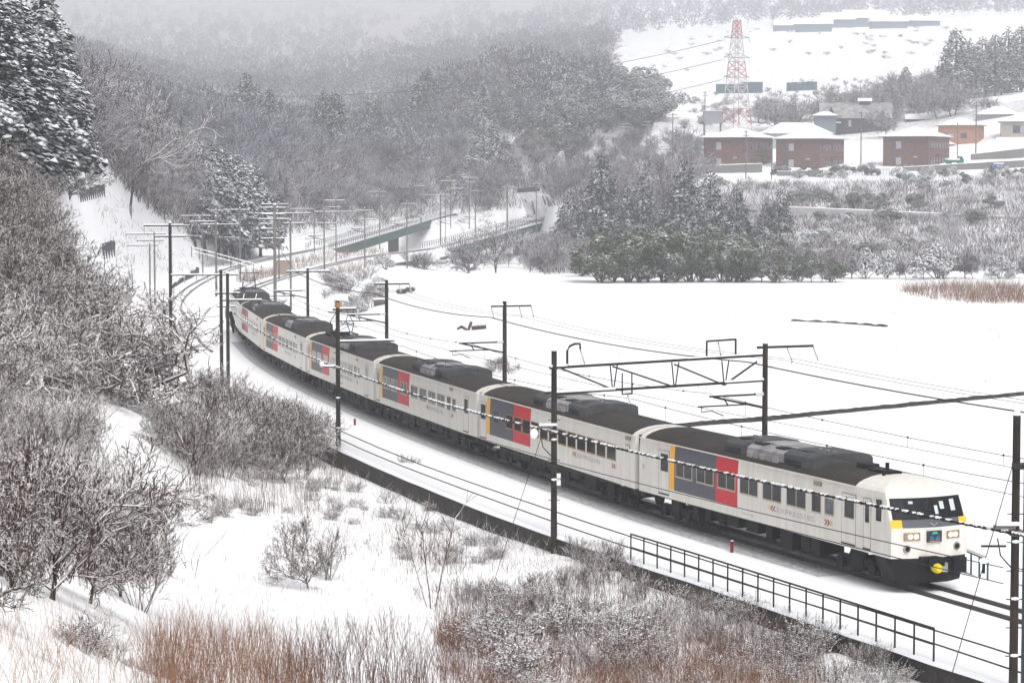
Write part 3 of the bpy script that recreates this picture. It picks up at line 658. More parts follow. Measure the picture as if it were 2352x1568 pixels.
bridge(TB,434,563,'nearer green steel girder bridge with snowy deck beside the bare tree')
bridge(TA,434,607,'farther green steel girder bridge with handrails behind the row of poles')

def arm(b,s,x,y,z,ux,uy,a,c,snow=True,t=.09,m=None):
    p=(x+ux*a,y+uy*a,z);q=(x+ux*c,y+uy*c,z); b.beam(p,q,t,t,m or STEEL)
    if snow: s.beam((p[0],p[1],z+t*.5+.035),(q[0],q[1],z+t*.5+.035),t*1.15,.075,CAP)
def insul(par,x,y,z,dx,dy,n=4):
    b=MB(); b.tube([(x,y,z),(x+dx*.12,y+dy*.12,z-.12)],.02,STEEL,k=5)
    for k in range(n): t=.14+k*.09; b.blob((x+dx*t,y+dy*t,z-t*1.0),.07,.07,.035,INS,k=6,rings=3)
    b.tube([(x+dx*.12,y+dy*.12,z-.12),(x+dx*(.2+n*.09),y+dy*(.2+n*.09),z-.2-n*.09)],.018,STEEL,k=5)
    b.obj('insulator',par)
def cantilever(par,x,y,ux,uy,z=4.1,L=2.4):
    b=MB(); s=MB()
    b.tube([(x,y,z+1.0),(x+ux*L,y+uy*L,z+.98)],.045,STEEL); b.tube([(x,y,z+.45),(x+ux*L*.93,y+uy*L*.93,z+.95)],.04,STEEL)
    b.tube([(x+ux*L*.3,y+uy*L*.3,z+.62),(x+ux*(L+.5),y+uy*(L+.5),z+.60)],.03,STEEL); b.tube([(x+ux*(L-.6),y+uy*(L-.6),z+.9),(x+ux*(L-.8),y+uy*(L-.8),z+.61)],.03,STEEL)
    b.tube([(x+ux*(L+.35),y+uy*(L+.35),z+.58),(x+ux*(L+.35),y+uy*(L+.35),z+.40),(x+ux*(L-.1),y+uy*(L-.1),z+.42),(x+ux*(L-.6),y+uy*(L-.6),z+.22)],.022,STEEL)
    for q in (.12,.2,.28,.36): b.blob((x+ux*q,y+uy*q,z+1.0),.09,.09,.09,INS,k=6,rings=3)
    b.obj('bracket_arm',par); s.beam((x+ux*.5,y+uy*.5,z+1.055),(x+ux*L,y+uy*L,z+1.04),.07,.05,CAP).obj('arm_snow',par)
def pole(x,y,ztop,label,r=.11,zb=None,m=None,group='poles standing along the railway',name='catenary_pole',rungs=False,cap=True):
    zb=(gz(x,y)-.5) if zb is None else zb
    e=empty(name,(x,y,0),label,'pole',group); b=MB(); b.tube([(0,0,zb),(0,0,ztop)],[r*1.12,r*.92],m or POLE,k=10); b.obj('shaft',e,smooth=False)
    if cap: MB().blob((0,0,ztop+.02),r*1.0,r*1.0,r*1.1,CAP,k=8).obj('snow_cap',e)
    if rungs:
        for k in range(rungs):
            z=ztop-2.6-k*.75; MB().box((-.22,-.015,z),(.22,.015,z+.025),STEEL).obj('step_iron',e)
            if k%2: MB().blob((0,-.1,z+.05),.12,.05,.05,CAP,k=6,rings=3).obj('rung_snow',e)
    return e
ux,uy=n0; dxn=tuple(d0)
PX={}
# near left portal pole and its truss
def off_line(dx,o):       # point on the straight line parallel to the train side with offset o seen at column dx
    t=(dx-1176)/FD; c=Ps[0]@n0+o; Y=c/(t*n0[0]+n0[1]); return np.array([t*Y,Y])
pB=off_line(1273,-5.5); pA=off_line(2341,-5.5); pC=pB+n0*8.9
eB=pole(*pB,7.02,'dark portal pole with step irons and number plate in front of the second car',rungs=5)
eC=pole(*pC,7.05,'dark portal pole holding the right end of the lattice truss behind the train')
eA=pole(*pA,7.35,'tall dark pole at the right edge of the picture with cables and step irons',rungs=7)
MB().box((.1,-.14,2.0),(.25,-.115,2.45),mat('plate_white',(.7,.7,.7),.5)).obj('number_plate',eB)
text_obj('B4',.13,BLACK,eB,'plate_lettering',Matrix.Translation((.12,-.145,2.2))@Matrix.Rotation(math.pi/2,4,'X'))
def local(e,p): return (p[0]-e.location[0],p[1]-e.location[1],p[2])
tr=empty('portal_truss',(0,0,0),'lattice truss beam spanning the tracks between two dark poles','truss')
b=MB(); s=MB(); a2=np.array([*pB]); c2=np.array([*pC]); D2=c2-a2
def P3(t,z): q=a2+D2*t; return (q[0],q[1],z)
b.beam(P3(-.02,6.38),P3(1.0,6.60),.10,.09,STEEL); b.obj('top_chord',tr)
MB().beam(P3(0,5.42),P3(1.0,5.62),.10,.09,STEEL).obj('bottom_chord',tr)
for k,(t0_,t1_) in enumerate(((0.03,.27),(.27,.27),(.27,.56),(.56,.56),(.56,.80),(.80,.80),(.96,.80))):
    if t0_==t1_: MB().beam(P3(t0_,5.48),P3(t0_-.012,6.44),.04,.05,STEEL).beam(P3(t0_+.005,5.48),P3(t0_+.022,6.44),.04,.05,STEEL).obj('upright',tr)
    else: MB().beam(P3(t0_,6.36),P3(t1_,5.5),.06,.06,STEEL).obj('diagonal',tr)
for a_,b_,w_,h_ in ((P3(-.02,6.455),P3(.06,6.47),.1,.09),(P3(.62,6.57),P3(.98,6.66),.09,.07),(P3(0,5.50),P3(.28,5.54),.11,.09),(P3(.80,5.64),P3(1.02,5.69),.11,.08)): MB().beam(a_,b_,w_,h_,CAP).obj('truss_snow',tr)
q=P3(.06,6.42); qd=np.array([*n0,0])
g=MB(); g.tube([q,(q[0],q[1],7.0),(q[0]+.1*ux,q[1]+.1*uy,7.17),(q[0]+.3*ux,q[1]+.3*uy,7.25),(q[0]+.52*ux,q[1]+.52*uy,7.25),(q[0]+.53*ux,q[1]+.53*uy,7.05)],.045,STEEL).obj('swan_neck',tr); insul(tr,q[0]+.53*ux,q[1]+.53*uy,7.05,.3,.0)
b=MB(); A0,A1=P3(.715,6.54),P3(.855,6.58); b.beam(A0,(A0[0],A0[1],7.2),.07,.07,STEEL).beam(A1,(A1[0],A1[1],7.24),.07,.07,STEEL).beam((A0[0],A0[1],7.2),(A1[0],A1[1],7.24),.07,.07,STEEL).obj('top_frame',tr)
c=P3(.77,7.2); insul(tr,c[0],c[1],7.18,.2,0)
b=MB(); A0,A1=P3(.315,5.35),P3(.355,5.35); 
for A_q in (P3(.315,6.1),P3(.36,6.1)): b.beam(A_q,(A_q[0],A_q[1],5.28),.04,.05,STEEL)
b.beam(P3(.315,5.3),P3(.36,5.3),.05,.05,STEEL).obj('hanging_frame',tr); c=P3(.34,5.3); insul(tr,c[0],c[1],5.28,.25,0,3)
lx=MB(); eCx=lambda a,z:(a*ux,a*uy,z)
arms=MB();sn=MB(); arm(arms,sn,0,0,6.9,ux,uy,-.35,2.1,False); arms.obj('crossarm',eC); insul(eC,.95*ux,.95*uy,6.88,.35,-.2); insul(eC,2.1*ux,2.1*uy,6.88,.35,-.2)
cantilever(eC,0,0,-ux,-uy)
# bracket boxes on the two near poles
for e_,z in ((eB,4.2),(eA,4.45)):
    MB().box((-.62,-.3,z-.05),(-.05,-.2,z+.05),GREYPOLE).box((-.15,-.17,z-.25),(.17,.17,z-.1),GREYPOLE).obj('cable_bracket',e_)
    MB().box((-.55,-.34,z+.05),(.1,-.16,z+.13),CAP).blob((-.75,-.25,z-.25),.16,.1,.2,CAP,k=7).obj('bracket_snow',e_)
    MB().tube([(-.5,-.2,z-.3),(-.42,-.2,z-.75),(-.1,-.1,z-1.1)],.02,STEEL).obj('stay',e_)
MB().box((-.1,-.5,6.0),(.5,.1,6.1),STEEL).box((-.25,-.1,3.9),(-.9,-.02,3.95),STEEL).obj('side_arm',eA)
MB().box((.22,0,-1),(.34,.12,6.9),mat('green_black_pipe',(.015,.03,.03),.5)).obj('conduit',eA)
# poles beyond the train
far=[]
def far_pole(dx,label,o=3.5,ztop=7.15,arms_=(-.7,1.4)):
    L=offs(near_side,o); 
    pr=(L[:,0]/L[:,1])*FD+1176; i=np.argmin(np.abs(pr-dx)); x,y=L[i]; t=L[min(i+1,len(L)-1)]-L[i-1]; t/=np.linalg.norm(t); nx,ny=t[1],-t[0]
    e=pole(x,y,ztop,label); b=MB();s=MB(); arm(b,s,0,0,ztop-.25,nx,ny,arms_[0],arms_[1]); b.obj('crossarm',e); s.obj('arm_snow',e)
    for q in (arms_[0],arms_[1]*.55,arms_[1]): insul(e,q*nx,q*ny,ztop-.3,.25,-.1)
    cantilever(e,0,0,-nx,-ny); far.append((x,y,nx,ny)); return e
far_pole(1173,'dark pole with snowy crossarm standing behind the third car')
eF=far_pole(893,'dark pole with grey transformer drum behind the fourth car')
MB().tube([(-.75,-.2,5.75),(-.1,-.2,5.85)],.16,GREYPOLE,k=10).obj('drum',eF); MB().box((-.8,-.3,5.98),(-.1,-.1,6.08),CAP).obj('drum_snow',eF)
far_pole(710,'slender dark pole behind the sixth car left of the snowy bush',ztop=6.7,arms_=(-1.5,1.6))
# near pole D with its big snowy beam, twin poles G
def near_pole(dx,Y,ztop,label,**k):
    X=(dx-1176)/FD*Y; return pole(X,Y,ztop,label,**k),X,Y
eD,xD,yD=near_pole(775,122,7.3,'dark pole with yellow-brown head and snow-loaded beam crossing the fourth car',rungs=6)
MB().tube([(0,0,6.95),(0,0,7.2)],.13,mat('rust_head',(.35,.17,.03),.7),k=10).obj('pole_head',eD)
b=MB();s=MB(); arm(b,s,0,0,6.85,1,.2,-.25,.9); arm(b,s,0,0,5.25,.95,.3,0,2.9,t=.07); b.obj('crossarm',eD); s.obj('arm_snow',eD); insul(eD,.9,.2,6.8,.1,0,3)
MB().box((-.75,-.1,4.0),(0,.0,4.05),STEEL).beam((-.6,-.05,2.9),(-.1,-.05,2.4),.05,.05,STEEL).box((-.6,-.1,2.88),(0,0,2.94),STEEL).obj('side_bracket',eD); MB().box((-.75,-.12,4.05),(-.1,.02,4.13),CAP).blob((-.8,0,4.15),.12,.1,.16,CAP).obj('bracket_snow',eD)
eG,xG,yG=near_pole(507,160,7.3,'left one of the twin dark poles wearing snowy double crossarms'); eG2,_,_=near_pole(522,158,7.15,'right one of the twin dark poles beside the rear cars')
b=MB();s=MB(); arm(b,s,0,0,6.95,1,.1,-3.2,1.1,t=.07); arm(b,s,0,0,5.75,1,.1,-.4,1.2); arm(b,s,0,0,5.3,1,.1,.0,2.6); arm(b,s,0,0,4.9,1,.1,-.3,.9,t=.06); b.obj('crossarm',eG); s.obj('arm_snow',eG)
for q in (-2.4,-1.6,-.9): insul(eG,q,0,6.9,.15,0,3)
for q in (-.3,.2,.9): insul(eG,q,0,6.1,0,0,2)
for q in (1.4,2.2): MB().tube([(q,.1,5.35),(q+.1,.1,5.75)],.03,CAP).obj('horn_snow',eG)
MB().tube([(.6,-.1,4.6),(.75,-.1,3.9),(.8,-.1,3.2)],[.1,.16,.06],BLACK,k=7).obj('cable_bundle',eG)
# pole rows farther back: column, top row, base row (or distance), crossarms as (height fraction from top, left, right)
rows=[(393,512,820,.12,[(.1,-1.9,1.0),(.9,-1.1,1.2)],'dark signal pole with lamp frame on the left of the curve'),
(345,558,690,.09,[(0.15,-2.4,.9)],'left pole of the pair at the foot of the white slope'),(356,532,700,.09,[(.15,-2.9,1.2),(.8,-1.8,1.)],'right pole of the pair at the foot of the white slope'),
(394,513,640,.09,[(.2,-1.2,2.3)],'thin pole at the left end of the long snowy beam'),(497,497,672,.12,[(.5,-2.,0)],'tall grey pole left of the train tail carrying a long beam'),
(466,490,633,.08,[(.25,-2.8,1.2),(1.,-1.8,0)],'grey pole with three crossarms under the dark cedars'),(552,478,638,.11,[(.15,-2.2,1.),(2.,-5,0)],'thick grey pole in front of the cedar trunks'),
(632,470,700,.16,[(.25,-1.3,1.1),(.9,-1.3,1.),(1.4,-1.6,1.5),(1.9,-1.5,0),(2.4,-1.4,.2),(3.4,-1.4,1.)],'very thick grey pole with many crossarms behind the train tail'),
(641,465,640,.1,[(.15,-2.2,1.2),(1.3,-3.,4.)],'brown pole behind the thick pole with a long beam'),(668,505,672,.11,[(.3,-.8,1.6)],'grey pole right of the thick pole near the trackside hut'),
(745,480,632,.1,[(.3,-1.2,1.6),(1.8,-.9,1.7)],'grey pole left of the orange bushes beside the inner track'),(722,472,580,.09,[(.5,-4.,.1)],'thin pole beyond the outer track in front of the evergreen bush'),
(772,455,600,.09,[(.3,-1.8,1.4),(1.3,-1.2,.6),(2.,-.1,3.)],'lattice-braced brown pole beside the outer track'),(838,478,606,.1,[(.3,-1.3,1.3),(1.6,-.5,1.7)],'pole with level crossarm left of the nearer bridge'),
(872,436,548,.1,[(.3,-2.2,1.3),(1.2,-1.5,1.)],'hazy lattice pole at the start of the farther bridge'),(935,463,588,.1,[(.3,-1.,1.6)],'pole at the near end of the lower bridge approach'),
(967,423,518,.09,[(.3,-1.4,.8),(2.,-.2,4.)],'slim pole on the farther bridge left of the square shaft'),(1012,445,562,.13,[(.2,-.8,1.8)],'square latticed pole on the farther bridge'),(1023,425,540,.07,[],'bare thin post beside the latticed pole on the bridge'),
(1035,412,498,.08,[(.2,-1.6,1.),(1.5,-.2,2.)],'pole in front of the white snow bank past the bridge'),(1078,405,500,.09,[(.2,-1.,1.5),(.9,-.5,1.)],'faint pole on the curve beyond the bridges'),(1092,436,510,.1,[(.2,-1,1.5)],'brown lattice pole beyond the bridge end'),
(1165,425,503,.12,[(.3,-1.,1.6)],'square lattice pole left of the tunnel wall'),(1232,418,520,.09,[(.3,-.8,1.)],'dark pole standing at the foot of the tunnel wall')]
for dx,yt,yb,r,ar,lab in rows:
    z=0.
    p=onz(dx,yb,0.)
    for _ in range(3):
        z=grade(p[1])-.1; p=onz(dx,yb,z)
    r_=ray(dx,yt); t=p[1]/r_[1]; zt=H+r_[2]*t
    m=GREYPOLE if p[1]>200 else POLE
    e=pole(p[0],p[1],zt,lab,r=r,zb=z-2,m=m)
    if ar:
        b=MB();s=MB()
        for dz,a,c in ar: arm(b,s,0,0,zt-.1-dz,1,.15,a,c,t=.10)
        b.obj('crossarm',e); s.obj('arm_snow',e); 
        for q in (ar[0][1],ar[0][2]): insul(e,q,0,zt-.2-ar[0][0],0,0,3)
        if yb<640 and r<.12: cantilever(e,0,0,-.9,.2,z=min(4.1,zt-3))
# the signal frame on the first of them
pS=onz(393,820,0); MB().box((pS[0]-.3,pS[1]-.15,5.9),(pS[0]-.22,pS[1]-.05,7.3),GREYPOLE)
# wires
def wire(p,q,sag,r,label,m=None,n=16,group='overhead wires along the railway',name='overhead_wire'):
    p=np.array(p,float);q=np.array(q,float); pts=[p+(q-p)*t-np.array([0,0,4*sag*t*(1-t)]) for t in np.linspace(0,1,n)]
    b=MB(); b.tube(pts,r,m or WIRE,k=4,cap=False); return b.obj(name,label=label,cat='wire',group=group)
def tb_at(T,y): return np.array([np.interp(y,T[:,1],T[:,0]),y])
def catenary(T,ys_,lab):
    e=empty('catenary_wires',(0,0,0),lab,'wire'); c=MB(); mz=MB(); dr=MB()
    for y0,y1 in zip(ys_[:-1],ys_[1:]):
        n=12; L=abs(y1-y0)/.93; pc=[];pm=[]
        for k in range(n+1):
            t=k/n; p=tb_at(T,y0+(y1-y0)*t); pc.append((*p,4.5)); pm.append((*p,5.12-4*.3*t*(1-t)))
        c.tube(pc,.012,WIRE,k=4,cap=False); mz.tube(pm,.014,WIRE,k=4,cap=False)
        m=int(L/5)
        for k in range(m):
            t=(k+.5)/m; p=tb_at(T,y0+(y1-y0)*t); z=5.12-4*.3*t*(1-t); dr.beam((*p,4.5),(*p,z),.012,.012,WIRE); dr.blob((*p,z),.045,.045,.045,BLACK,k=5,rings=3)
    c.obj('contact_wire',e); mz.obj('messenger_wire',e); dr.obj('droppers',e)
TA_near=offs(TB,-3.7)
catenary(TB,[50,64,95,123,146.5,172,195,225,262,300,340,390,436],'catenary with droppers strung over the express train and its track')
catenary(TA_near,[45,61,93,121,144,168,190],'catenary with droppers over the buried track nearest the camera')
# heavy snow-flecked feeder on the near poles
TWI=snowy('frosted_cable',(.02,.02,.02),lo=-.1,hi=.1,nz=1.2,amp=1.6)
def frosted(p,q,sag,lab,r=.045):
    p=np.array(p,float);q=np.array(q,float); n=230; rr=np.random.default_rng(int(abs(p[0]*7)+3)); b=MB(); pts=[];rad=[]
    for k in range(n): t=k/(n-1); pts.append(p+(q-p)*t-np.array([0,0,4*sag*t*(1-t)])); rad.append(r*(.55+.75*rr.random()))
    e=empty('messenger_cable',(0,0,0),lab,'cable'); b.tube(pts,[r*(.75+.35*(k%3==0)) for k in range(n)],BLACK,k=5,cap=False); b.obj('cable_core',e)
    s=MB()
    for k in range(0,n-1):
        if rr.random()<.5:
            a=pts[k]+np.array([0,0,r*.75]);c=pts[k]+(pts[k+1]-pts[k])*(.45+.45*rr.random())+np.array([0,0,r*.75]); s.beam(a,c,r*1.6,r*(.8+.7*rr.random()),CAP)
    s.obj('cable_snow',e,kind='stuff')
    return e
zf=4.12
frosted((pA[0]+6,pA[1]-12,4.35),(pA[0]-.2,pA[1]-.2,4.3),.05,'snow-flecked thick cable running out of the picture at the right pole')
frosted((pA[0]-.2,pA[1]-.2,4.3),(pB[0]-.2,pB[1]-.2,4.05),.12,'snow-flecked thick cable crossing in front of the first and second cars')
frosted((pB[0]-.2,pB[1]-.2,4.05),(xD-.1,yD-.2,4.05),.2,'snow-flecked thick cable crossing in front of the third and fourth cars')
frosted((xD-.1,yD-.2,4.05),(xG+.7,yG-.2,4.6),.3,'snow-flecked thick cable crossing in front of the rear cars')
for dz,lab in ((0,'upper'),(-.42,'lower')):
    wire((pA[0]-.3,pA[1],3.35+dz),(pB[0]-.2,pB[1],2.95+dz*.45),.1,.016,lab+' thin wire crossing the front car under the thick cable')
    wire((pB[0],pB[1],2.95+dz*.45),(xD,yD,2.9+dz*.5),.15,.016,lab+' thin wire crossing the lower side of the middle cars')
    wire((pA[0],pA[1],3.35+dz),(pA[0]+6,pA[1]-12,3.5+dz),.05,.016,lab+' thin wire leaving the right-hand pole')
Wl=offs(TB,-6.55)
for (z,o,lab) in ((.78,-6.3,'upper black cable strung low along the retaining wall'),(.46,-6.5,'lower black cable strung low along the retaining wall')):
    L=offs(TB,o); L=L[(L[:,1]>60)&(L[:,1]<150)][::3]; MB().tube([(p[0],p[1],z+.04*math.sin(i*1.3)) for i,p in enumerate(L)],.026,WIRE,k=5,cap=False).obj('low_cable',label=lab,cat='cable')
# feeders beyond the train
fp=[(pC[0],pC[1],ux,uy)]+far
cR=np.array([pC[0],pC[1]])+d0*33
pts=[(cR[0],cR[1],n0[0],n0[1])]+fp
for k,((x0,y0,a0,b0),(x1,y1,a1,b1)) in enumerate(zip(pts[:-1],pts[1:])):
    nm=['right of the portal','between the portal and the next pole','above the third car','above the rear cars'][k]
    for o,z,r,w in ((-.75,6.35,.03,'thick black feeder wire '),(.8,6.38,.011,'inner thin wire of the pair '),(1.5,6.38,.011,'outer thin wire of the pair ')):
        wire((x0+a0*o,y0+b0*o,z),(x1+a1*o,y1+b1*o,z),.28,r,w+nm)
x0,y0,a0,b0=far[-1]; pI=onz(632,700,0)
wire((x0-.7,y0,6.35),(pI[0],pI[1],6.8),.3,.03,'thick feeder from the slender pole back to the thick pole')
# guy wires
gB=onz(1200,1400,-.9)
wire((pB[0]-.45,pB[1]-.2,3.9),(pB[0]-2.2,pB[1]-6.2,-.6),0,.012,'thin slanting guy wire beside the portal pole',name='guy_wire',group=None)
wire((pA[0]-.05,pA[1],6.2),(pA[0]-2.2,pA[1]-1.4,-.4),0,.012,'thin slanting guy wire left of the right-hand pole',name='guy_wire',group=None)
MB().blob((pA[0]-.93,pA[1]-.6,3.62),.14,.1,.08,CAP,k=7).tube([(pA[0]-.93,pA[1]-.6,3.3),(pA[0]-.93,pA[1]-.6,3.6)],.04,BLACK).obj('strain_insulator',label='white snow-topped insulator on the guy wire by the right pole',cat='insulator')
# small trackside things
for (dx,dy,h,lab) in ((1681,1268,.42,'small dark red marker post in the snow below the front car'),(815,976,.36,'small dark red marker post in the snow below the fourth car')):
    p=onz(dx,dy,-.14); e=empty('marker_post',(p[0],p[1],0),lab,'marker post','red marker posts in the snow'); MB().tube([(0,0,-.2),(0,0,h-.14)],.065,mat('dark_red',(.16,.006,.012),.6),k=8).obj('post',e); MB().blob((0,0,h-.13),.07,.07,.02,CAP,k=7).obj('snow_cap',e)
p=onz(650,630,-.1); e=empty('trackside_hut',(p[0],p[1],-.4),'small beige trackside equipment cabinet among the rusty grass','cabinet')
HB=mat('beige_steel',(.36,.27,.22),.7,noise=.1); MB().box((-1.,-.6,0),(1.,.6,2.2),HB).obj('cabinet_body',e); MB().box((-1.1,-.7,2.2),(1.1,.7,2.32),CAP).obj('snow_roof',e); MB().box((-.9,-.63,.3),(-.05,-.6,2.),mat('beige_door',(.30,.23,.19),.7)).obj('door',e); MB().box((.05,-.63,.3),(.9,-.6,2.),mat('beige_door',(.3,.23,.19))).obj('door',e)
for dx,dy,lab in ((1083,757,'snow-covered broken log lying in the field behind the third car'),(930,668,'dark snow-topped boulder at the field edge right of the pole')):
    p=onz(dx,dy,-.5); b=MB(); e=empty('fallen_log' if dx>1000 else 'boulder',(p[0],p[1],gz(p[0],p[1])),lab,'log' if dx>1000 else 'boulder')
    DK=snowy('rotten_wood',(.05,.035,.03),lo=.5,hi=.8)
    if dx>1000: b.tube([(-1.3,0,.1),(-.9,.1,.35),(-.35,0,.05)],[.12,.2,.15],DK).tube([(-.3,0,0),(0,0,.75)],.13,DK).tube([(0,.1,.25),(1.3,.2,.35)],.24,DK); b.obj('log_wood',e); MB().blob((.6,.1,.55),.6,.2,.07,CAP).obj('log_snow',e)
    else: b.blob((-.4,0,.25),.7,.5,.38,DK).blob((.6,0,.5),.7,.4,.35,DK); b.obj('rock',e); MB().blob((-.3,0,.62),.6,.4,.08,CAP).obj('rock_snow',e)
# snow fences and boards on the left slope
def board_row(pa,pb,n,h,lab,w=.5,lean=.0,name='snow_fence',m=STEEL,pxl=False):
    pa=np.array(pa);pb=np.array(pb); e=empty(name,(0,0,0),lab,'fence'); rr=random.Random(n); tip=[]
    for k in range(n):
        q=pa+(pb-pa)*k/(n-1); hh=h*rr.uniform(.75,1.1)
        if pxl: q=hit(q[0],q[1],150); z=q[2]
        else: z=gz(q[0],q[1])
        tip.append((q[0],q[1],z+h*.6)); MB().box((q[0]-w*.3,q[1]-.05,z-.3),(q[0]+w*.3,q[1]+.05,z+hh),m).obj('board',e)
    MB().beam(tip[0],tip[-1],.06,.1,m).obj('rail',e); return e
SLAT=mat('slate_boards',(.05,.055,.07),.8)
board_row((188,458),(242,446),12,1.2,'dark snow fence standing high on the white slope',m=SLAT,pxl=True)
board_row((240,590),(264,584),5,1.5,'small dark snow fence in the middle of the white slope',m=SLAT,pxl=True)
board_row(onz(392,668,-.3)[:2],onz(455,622,-.3)[:2],20,.9,'row of dark leaning boards holding the foot of the white slope',w=.5,name='board_fence',m=mat('old_wood',(.05,.045,.045),.9))
# white handrail path under the cedars
e=empty('path_railing',(0,0,0),'snow-covered handrail sloping down in front of the cedar trunks','railing'); pa,pb=at(440,575,300),at(600,618,305)
for zz in (.0,.45): MB().beam(pa+[0,0,zz],pb+[0,0,zz],.1,.1,CAP).obj('handrail',e)
for k in range(10): q=pa+(pb-pa)*k/9; MB().box((q[0]-.05,q[1]-.05,q[2]-.8),(q[0]+.05,q[1]+.05,q[2]+.5),GREYPOLE).obj('post',e)
# tunnel-side concrete face
e=empty('slope_revetment',(0,0,0),'pale trapezoid concrete revetment with dark streaks beyond the nearer bridge','wall')
REV=mat('pale_concrete',(.55,.55,.57),.9,noise=.35,nscale=.5); c=[at(1190,440,560),at(1285,447,575),at(1265,500,560),at(1215,505,550)]
V=[*c,*[p+np.array([0,6,0]) for p in c]]
MB().add(V,[(0,1,2,3),(4,7,6,5),(0,4,5,1),(1,5,6,2),(2,6,7,3),(3,7,4,0)],REV).obj('concrete_face',e)
b=MB()
for k,(x,y0_,y1_) in enumerate(((1206,458,500),(1222,462,494),(1246,450,470),(1256,452,478),(1266,451,468),(1274,451,470))): a=at(x,y0_,559)-[0,.5,0]; d=at(x+7,y1_,554)-[0,.5,0]; b.beam(a,d,.35,.1,CONC)
b.obj('drip_stain',e); MB().beam(at(1188,438,556),at(1240,434,556),.5,1.0,CONC).obj('parapet',e)

# ---------------- houses ----------------
BRICK=mat('brown_tile',(.15,.066,.056),.8,noise=.3,nscale=1.2); ORW=mat('orange_render',(.42,.20,.115),.8,noise=.15); GRW=mat('grey_render',(.27,.27,.30),.8); BEW=mat('beige_render',(.36,.32,.28),.8); DKW=mat('dark_timber',(.055,.05,.055),.8,noise=.4); WHW=mat('white_render',(.5,.5,.5),.8)
WINF=mat('aluminium_frame',(.10,.09,.09),.5); PANE=mat('dull_pane',(.09,.10,.12),.15,noise=.5,nscale=.8,spec=.6); BLUEB=mat('blue_tarp',(.055,.12,.15),.7,noise=.3,nscale=.4)
def build_house(name,x,y,w,d,h,yaw,wm,label,cat,wins=(),roof=1.6,ov=.7,gable=False,zb=None,rm=None,lower=None):
    z=gz(x,y) if zb is None else zb
    e=empty(name,(x,y,z),label,cat,None,yaw)
    MB().box((-w/2,-d/2,-2.5),(w/2,d/2,h),wm).obj('wall',e)
    a,b_=w/2+ov,d/2+ov; rdg=max(0,abs(d-w)/2)
    rb=MB(); 
    if gable: V=[(-a,-b_,h),(a,-b_,h),(a,b_,h),(-a,b_,h),(-a,0,h+roof),(a,0,h+roof)]; Fr=[(0,1,5,4),(2,3,4,5),(0,4,3),(1,2,5)]
    else:
        r1=(0,-rdg,h+roof) if d>w else (-rdg,0,h+roof); r2=(0,rdg,h+roof) if d>w else (rdg,0,h+roof)
        V=[(-a,-b_,h+.02),(a,-b_,h+.02),(a,b_,h+.02),(-a,b_,h+.02),r1,r2]; Fr=[(0,1,4),(2,3,5),(1,2,5,4),(3,0,4,5)] if d>w else [(0,1,5,4),(2,3,4,5),(1,2,5),(3,0,4)]
    rb.add(V,Fr,rm or CAP); rb.add([(-a,-b_,h-.14),(a,-b_,h-.14),(a,b_,h-.14),(-a,b_,h-.14),(-a,-b_,h+.018),(a,-b_,h+.018),(a,b_,h+.018),(-a,b_,h+.018)],[(0,3,2,1),(0,1,5,4),(1,2,6,5),(2,3,7,6),(3,0,4,7)],mat('eave_grey',(.20,.19,.19),.7))
    rb.obj('roof',e)
    for face,u,z0,ww,hh in wins:      # face s = front (local -y), e = right (local +x)
        b=MB()
        if face=='s': b.box((u-ww/2-.1,-d/2-.06,z0-.1),(u+ww/2+.1,-d/2+.02,z0+hh+.1),WINF); wo=b.obj('window',e); MB().box((u-ww/2,-d/2-.09,z0),(u-.04,-d/2,z0+hh),PANE).box((u+.04,-d/2-.09,z0),(u+ww/2,-d/2,z0+hh),PANE if ww<1.5 else mat('curtain',(.36,.36,.38),.6)).obj('pane',wo)
        else: b.box((w/2-.02,u-ww/2-.1,z0-.1),(w/2+.06,u+ww/2+.1,z0+hh+.1),WINF); wo=b.obj('window',e); MB().box((w/2,u-ww/2,z0),(w/2+.09,u+ww/2,z0+hh),PANE).obj('pane',wo)
    return e
def apt(dx,dyb,Y,label,yaw=R(-27)):
    p=at(dx,dyb,Y); wins=[('s',-2.4,1.2,2.6,1.7),('s',-2.4,5.0,2.6,1.7)]
    for u in (-6,-4,-1.8,.6,2.8,5.,7.): wins+=[('e',u,1.3,.8,1.5),('e',u,5.1,.8,1.4)]
    e=build_house('apartment_house',p[0],p[1]+8,11.2,16.5,7.9,yaw,BRICK,label,'house',wins,roof=2.3,ov=.95,zb=p[2])
    b=MB(); b.box((1.9,-8.33,2.9),(2.9,-8.25,3.2),mat('vent_white',(.4,.38,.38),.6)); b.obj('wall_vent',e); MB().box((5.54,-8.32,-.1),(5.64,-8.22,7.7),WINF).obj('downpipe',e); MB().box((5.6,-8.2,3.9),(5.64,8.2,4.0),WINF).obj('floor_band',e)
    MB().box((5.6,-2,3.4),(6.3,.5,3.55),CONC).obj('awning',e)
    return e
apt(1703,392,590,'leftmost of the three brown tiled two-storey apartment houses, below the pylon')
apt(1870,395,588,'middle one of the three brown tiled two-storey apartment houses')
apt(2117,390,588,'rightmost of the three brown tiled apartment houses, next to the green truck')
p=at(2207,358,640); eo=build_house('orange_house',p[0],p[1],10,9,8.1,R(-22),ORW,'orange-walled house with snowy hip roof right of the brown apartments','house',[('s',-2.5,4.8,3.,1.2),('s',1.6,4.8,1.4,1.2),('s',2.,1.,.7,1.8),('e',-1,4.8,.8,1.),('e',1,1.,.9,1.2)],roof=2.,zb=p[2]-.3)
